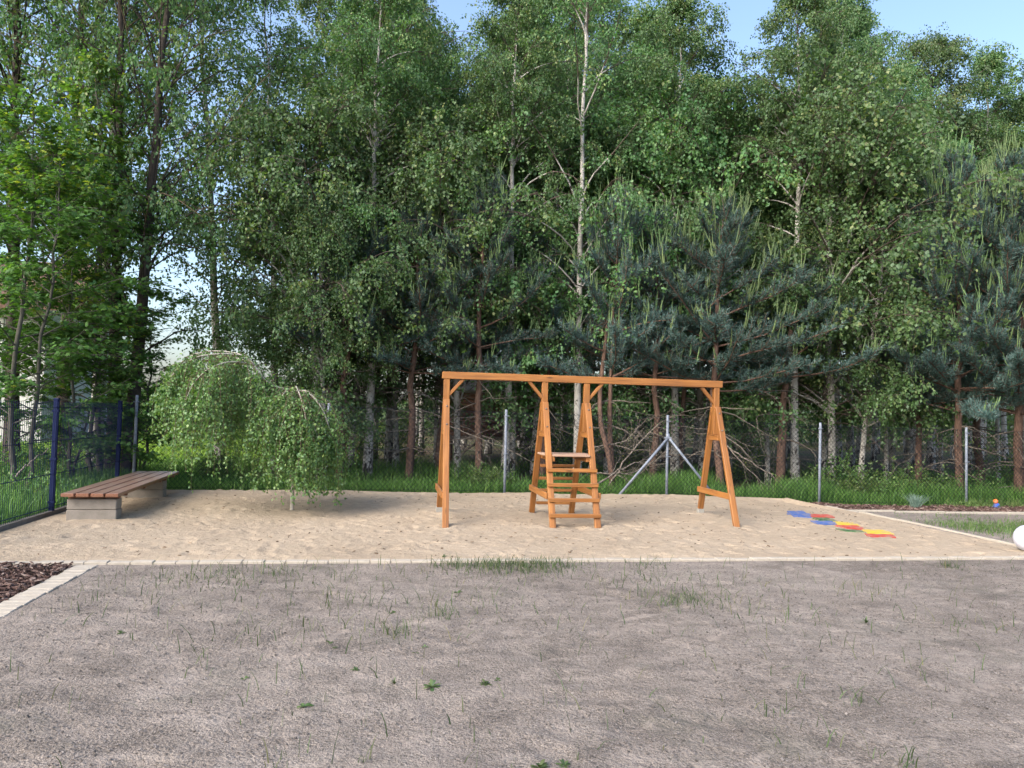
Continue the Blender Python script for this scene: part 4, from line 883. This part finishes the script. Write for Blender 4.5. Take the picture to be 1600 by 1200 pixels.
for a in ((1345, 15.4, 0, 1.0, 'light green shrub right of the fourth grey fence post'), (1385, 15.2, 1, 1.3, 'bright low shrub left of the bent pine trunk'), (1410, 16.0, 0, 1.1, 'taller shrub behind the bent pine trunk'), (1470, 15.0, 0, .95, 'yellow green shrub between the bent pine trunk and the last post'), (1540, 15.6, 1, 1.3, 'shrub right of the last fence post'), (1270, 15.8, 1, 1.2, 'shrub just left of the fourth grey fence post'),
   (765, 15.2, 1, 1.1, 'pale leafed plant at the foot of the reddish pine in the left bay'), (745, 15.8, 1, .9, 'small plant left of the reddish pine in the left bay'), (1310, 17.0, 0, 1.3, 'larger shrub deeper between the birch stems on the right'), (890, 19.0, 2, 1.5, 'bright bush seen between the ladder legs'), (870, 21.0, 2, 1.6, 'bright bush farther back behind the ladder'), (985, 20.0, 2, 1.2, 'bush behind the brushwood right of the ladder'),
   (60, 12.2, 1, 1.2, 'leafy weed clump beyond the panel fence near the blue post'), (35, 14.0, 2, .9, 'bush beyond the panel fence at the left edge'), (110, 16.0, 2, 1.0, 'bush behind the grey maple stem'), (340, 16.4, 0, 1.0, 'dark leafed shrub under the weeping birch'), (560, 20.0, 2, 1.3, 'bush deep left of the flaking birch'), (630, 21.0, 2, 1.2, 'bush deep behind the straight brown pine trunk'), (1160, 19.5, 2, 1.3, 'bush deep right of the frame'), (1600, 17, 2, 1.2, 'bush at the right edge under the pines'), (260, 44, 2, 2.4, 'dark bush at the far side of the lawn')):
    shrub('shrub', *a)
for px, lab in ((1510, 'low spreading evergreen at the foot of the last fence post'), (1540, 'low spreading evergreen left of the small toy'), (1585, 'low spreading evergreen right of the small toy')): shrub('creeping_conifer', px, 13.75, 3, .75, lab, 'ground cover plant', 'low evergreens on the bark strip')
mbf = MB(); a = rng.uniform(0, .28, 320); P = np.stack([rng.normal(0, .035, 320), rng.normal(0, .035, 320)], -1)
blades('x', None, 0, 0, 0, 0, 0, lambda x, y: x*0, (.18, .34), .003, P=P, build=False, mbx=mbf, lean=.55)
fo = mbf.build('ornamental_grass', M_bluegrass); s, t, _ = plane_at(1430, 795, 13.35); fo.location = (s, t, float(gz(s, t))+.01); tag(fo, 'blue grey tuft of ornamental grass standing on the bark strip', 'ornamental grass')

# fallen branches
def stick(name, pts, r, lab, nt=10, sd=0, cat='branch', g='dead branches behind the fence'):
    global rng
    keep = rng; rng = np.random.default_rng(900+sd); L = np.array([plane_at(px, py, t) for px, py, t in pts]); c = L[0].copy(); L = L-c; x = np.linspace(0, len(L)-1, 16); q = np.stack([np.interp(x, np.arange(len(L)), L[:, j]) for j in range(3)], -1); q[1:-1] = (q[:-2]+2*q[1:-1]+q[2:])/4; q[1:-1] += rng.normal(0, .012, (14, 3))
    mb = MB(); tubes(mb, q[None], np.linspace(r, r*.3, 16)[None], 6)
    if nt:
        p, d = along(np.repeat(q[None], nt, 0), rng.uniform(.2, .95, nt)); tw = polyl(p, norm(d+rng.normal(0, .6, (nt, 3))), rng.uniform(.2, .7, nt), 6, .2, .18); tubes(mb, tw, np.linspace(r*.35, .0015, 6)[None].repeat(nt, 0), 4)
        j = np.repeat(np.arange(nt), 3); p, d = along(tw[j], rng.uniform(.2, .9, len(j))); tubes(mb, polyl(p, norm(d+rng.normal(0, .6, (len(j), 3))), rng.uniform(.1, .35, len(j)), 4, .2, .2), np.full((len(j), 4), .0018), 3)
    o = mb.build(name, M_stick); o.location = c; tag(o, lab, cat, g); rng = keep
stick('fallen_branch', [(1140, 700, 15.2), (1165, 718, 15.0), (1195, 735, 14.9), (1215, 750, 14.8), (1228, 768, 14.7)], .016, 'arched dead branch right of the frame legs reaching down to the grass', 8, 1)
stick('fallen_branch', [(1130, 690, 15.6), (1170, 735, 15.3), (1205, 765, 15.2)], .012, 'thin dead branch lying under the arched one', 8, 2)
stick('fallen_branch', [(935, 755, 15.0), (965, 735, 15.2), (1000, 722, 15.5), (1030, 735, 15.7)], .02, 'dead branch low behind the strutted post', 14, 3)
stick('fallen_branch', [(950, 760, 15.6), (990, 700, 15.8), (1030, 660, 16.0), (1050, 650, 16.2)], .018, 'rising dead branch in the brushwood right of the ladder', 16, 4)
stick('fallen_branch', [(925, 700, 15.8), (975, 690, 16.0), (1010, 655, 16.0)], .014, 'twiggy dead branch at the top of the brushwood', 16, 5)
stick('fallen_branch', [(930, 740, 15.5), (985, 740, 15.6), (1060, 700, 15.9)], .016, 'long dead branch across the brushwood heap', 18, 6)
stick('fallen_branch', [(700, 665, 16.4), (740, 680, 16.2), (790, 700, 16.0), (835, 725, 15.8)], .012, 'curved dead branch hanging behind the left bay', 10, 7)
stick('fallen_branch', [(540, 690, 17), (600, 655, 16.6), (660, 650, 16.4)], .01, 'thin grey dead branch left of the corner post', 12, 8)
stick('fallen_branch', [(1560, 762, 15.0), (1600, 757, 15.3), (1640, 752, 15.4)], .012, 'pale dead branch lying at the right edge', 6, 9)
stick('fallen_branch', [(25, 745, 11.5), (48, 720, 11.7), (75, 700, 12.0)], .014, 'pale stick leaning in the grass left of the blue post', 0, 10)
stick('fallen_branch', [(1000, 740, 16.4), (1045, 700, 16.5), (1090, 690, 16.8)], .012, 'dead branch behind the right strut', 16, 11)
bl = plane_at(932, 735, 15.8); mb = MB(); q = np.array([plane_at(960, 745, 15.7), plane_at(952, 712, 15.8), plane_at(938, 665, 15.9), plane_at(937, 610, 16.), plane_at(945, 545, 16.1), plane_at(950, 500, 16.2)]); c0 = np.array([q[0][0], q[0][1], -.1]); q[0][2] = -.15
x = np.linspace(0, 5, 18); q = np.stack([np.interp(x, np.arange(6), q[:, j]) for j in range(3)], -1)-c0; q[1:-1] = (q[:-2]+2*q[1:-1]+q[2:])/4; tubes(mb, q[None], np.linspace(.065, .035, 18)[None], 9, a=0.); o = mb.build('leaning_trunk', M_pbark); o.location = c0; tag(o, 'bare curved reddish trunk leaning just right of the ladder', 'tree trunk')

# ------------------------------------------------------------------ log playhouse and house
hx, hy = 2.0, 24.0
ph = empty('log_playhouse', (hx, hy, 0), 'raised brown log playhouse with grey roof half hidden by stems behind the left bay', 'playhouse')
def hp(name, fn, mat, par=ph): mb = MB(); fn(mb); return mb.build(name, mat, par)
for x in (.05, 2.85):
    for y in (0., 2.): hp('post', lambda mb: tubes(mb, [[(x, y, -.1), (x, y, 2.35)]], [[.06, .06]], 8), M_log)
hp('floor_deck', lambda mb: box(mb, -.25, 3.2, -.3, 2.2, .66, .76), M_stick)
hp('log_wall', lambda mb: [tubes(mb, [[(-.1, -.05, .82+k*.13), (2.95, -.05, .82+k*.13)]], [[.068, .068]], 8, cap=True) for k in range(7)], M_log)
hp('log_wall', lambda mb: [tubes(mb, [[(-.1, 2.05, .82+k*.13), (2.95, 2.05, .82+k*.13)]], [[.068, .068]], 8, cap=True) for k in range(11)], M_log)
hp('log_wall', lambda mb: [tubes(mb, [[(2.9, -.1, .82+k*.13), (2.9, 2.1, .82+k*.13)]], [[.068, .068]], 8, cap=True) for k in range(11)], M_log)
hp('roof', lambda mb: mb.add([(-.4, -.5, 2.18), (3.3, -.5, 2.18), (3.3, 1., 3.0), (-.4, 1., 3.0), (-.4, 2.5, 2.18), (3.3, 2.5, 2.18), (-.4, -.5, 2.10), (3.3, -.5, 2.10), (3.3, 1., 2.92), (-.4, 1., 2.92), (-.4, 2.5, 2.10), (3.3, 2.5, 2.10)], [(0, 1, 2, 3), (3, 2, 5, 4), (6, 9, 8, 7), (9, 10, 11, 8), (0, 6, 7, 1), (4, 5, 11, 10), (0, 3, 9, 6), (3, 4, 10, 9), (1, 7, 8, 2), (2, 8, 11, 5)]), M_roof)
hp('brace', lambda mb: beam(mb, (.1, -.02, .0), (1.0, -.02, .66), .06, .06), M_stick)
a0, a1 = plane_at(-420, 600, 30)[0], plane_at(68, 600, 30)[0]
hs = empty('house', (a0, 30, 0), 'pale rendered house with brown roof hidden behind the maples on the left', 'house'); Wd = a1-a0
hp('wall', lambda mb: box(mb, 0, Wd, 0, 8, -.3, 5.0, c=.01), M_wall, hs)
hp('roof', lambda mb: mb.add([(-.6, -.8, 4.9), (Wd+.7, -.8, 4.9), (Wd+.7, 4, 7.2), (-.6, 4, 7.2), (-.6, 8.8, 4.9), (Wd+.7, 8.8, 4.9), (-.6, -.8, 4.7), (Wd+.7, -.8, 4.7), (Wd+.7, 4, 7.0), (-.6, 4, 7.0), (-.6, 8.8, 4.7), (Wd+.7, 8.8, 4.7)], [(0, 1, 2, 3), (3, 2, 5, 4), (6, 9, 8, 7), (9, 10, 11, 8), (0, 6, 7, 1), (4, 5, 11, 10), (0, 3, 9, 6), (3, 4, 10, 9), (1, 7, 8, 2), (2, 8, 11, 5)]), M_brown, hs)
for wx in (Wd-2.6, Wd-6.2):
    for wz_ in (1.0, 3.2):
        f_ = hp('window', lambda mb: box(mb, wx, wx+1.2, -.05, .02, wz_, wz_+1.2, c=.01), M_white, hs); hp('pane', lambda mb: [box(mb, wx+.08, wx+.56, -.056, -.03, wz_+.08, wz_+1.12, c=.002), box(mb, wx+.64, wx+1.12, -.056, -.03, wz_+.08, wz_+1.12, c=.002)], M_glass, f_)

# far-off wood closing the view
rng = np.random.default_rng(77)
n = 90000; X = rng.uniform(-45, 75, n); Y = rng.uniform(46, 58, n); top = 2.6+2.2*fbm(X, Y, .12, 3, 5)+2.2*sstep(X, 2, 10); Z = top*rng.random(n)**.8
mb = MB(); leaves(mb, np.stack([X, Y, Z], -1), rng.normal(size=(n, 3)), rng.uniform(.18, .36, n), .7); 
for k in range(60):
    x = rng.uniform(4, 70); y = rng.uniform(45, 58); tubes(mb, [[(x, y, -.2), (x+rng.normal(0, .2), y, 4), (x+rng.normal(0, .4), y, 7.5)]], [[.10, .08, .02]], 6, a=.1)
o = mb.build('distant_woods', M_birch); tag(o, kind='stuff')
#END

# ------------------------------------------------------------------ light
w = bpy.data.worlds.new('World'); scn.world = w; w.use_nodes = True; nt = w.node_tree; bg = nt.nodes['Background']
sk = nt.nodes.new('ShaderNodeTexSky'); sk.sky_type = 'NISHITA'; sk.sun_disc = False
SUN_EL, SUN_AZ = 36, -125       # degrees; azimuth measured from +y towards +x
sk.sun_elevation = rad(SUN_EL); sk.sun_rotation = rad(SUN_AZ); sk.air_density = 1.0; sk.dust_density = 3.6; sk.ozone_density = 2.0
nt.links.new(sk.outputs[0], bg.inputs[0]); bg.inputs[1].default_value = .115
ld = bpy.data.lights.new('sun', 'SUN'); ld.energy = 1.1; ld.angle = rad(36); ld.color = (1, .93, .82); lo = bpy.data.objects.new('sun', ld); col.objects.link(lo)
sv = Vector((math.sin(rad(SUN_AZ))*math.cos(rad(SUN_EL)), math.cos(rad(SUN_AZ))*math.cos(rad(SUN_EL)), math.sin(rad(SUN_EL))))
lo.rotation_euler = sv.to_track_quat('Z', 'Y').to_euler()
vs = scn.view_settings; vs.view_transform = 'Standard'; vs.look = 'None'; vs.gamma = 1; vs.exposure = 1.85
cy_ = scn.cycles; cy_.max_bounces = 7; cy_.diffuse_bounces = 4; cy_.glossy_bounces = 2; cy_.transmission_bounces = 4; cy_.transparent_max_bounces = 4
cy_.use_fast_gi = False; cy_.caustics_reflective = False; cy_.caustics_refractive = False; cy_.sample_clamp_indirect = 6
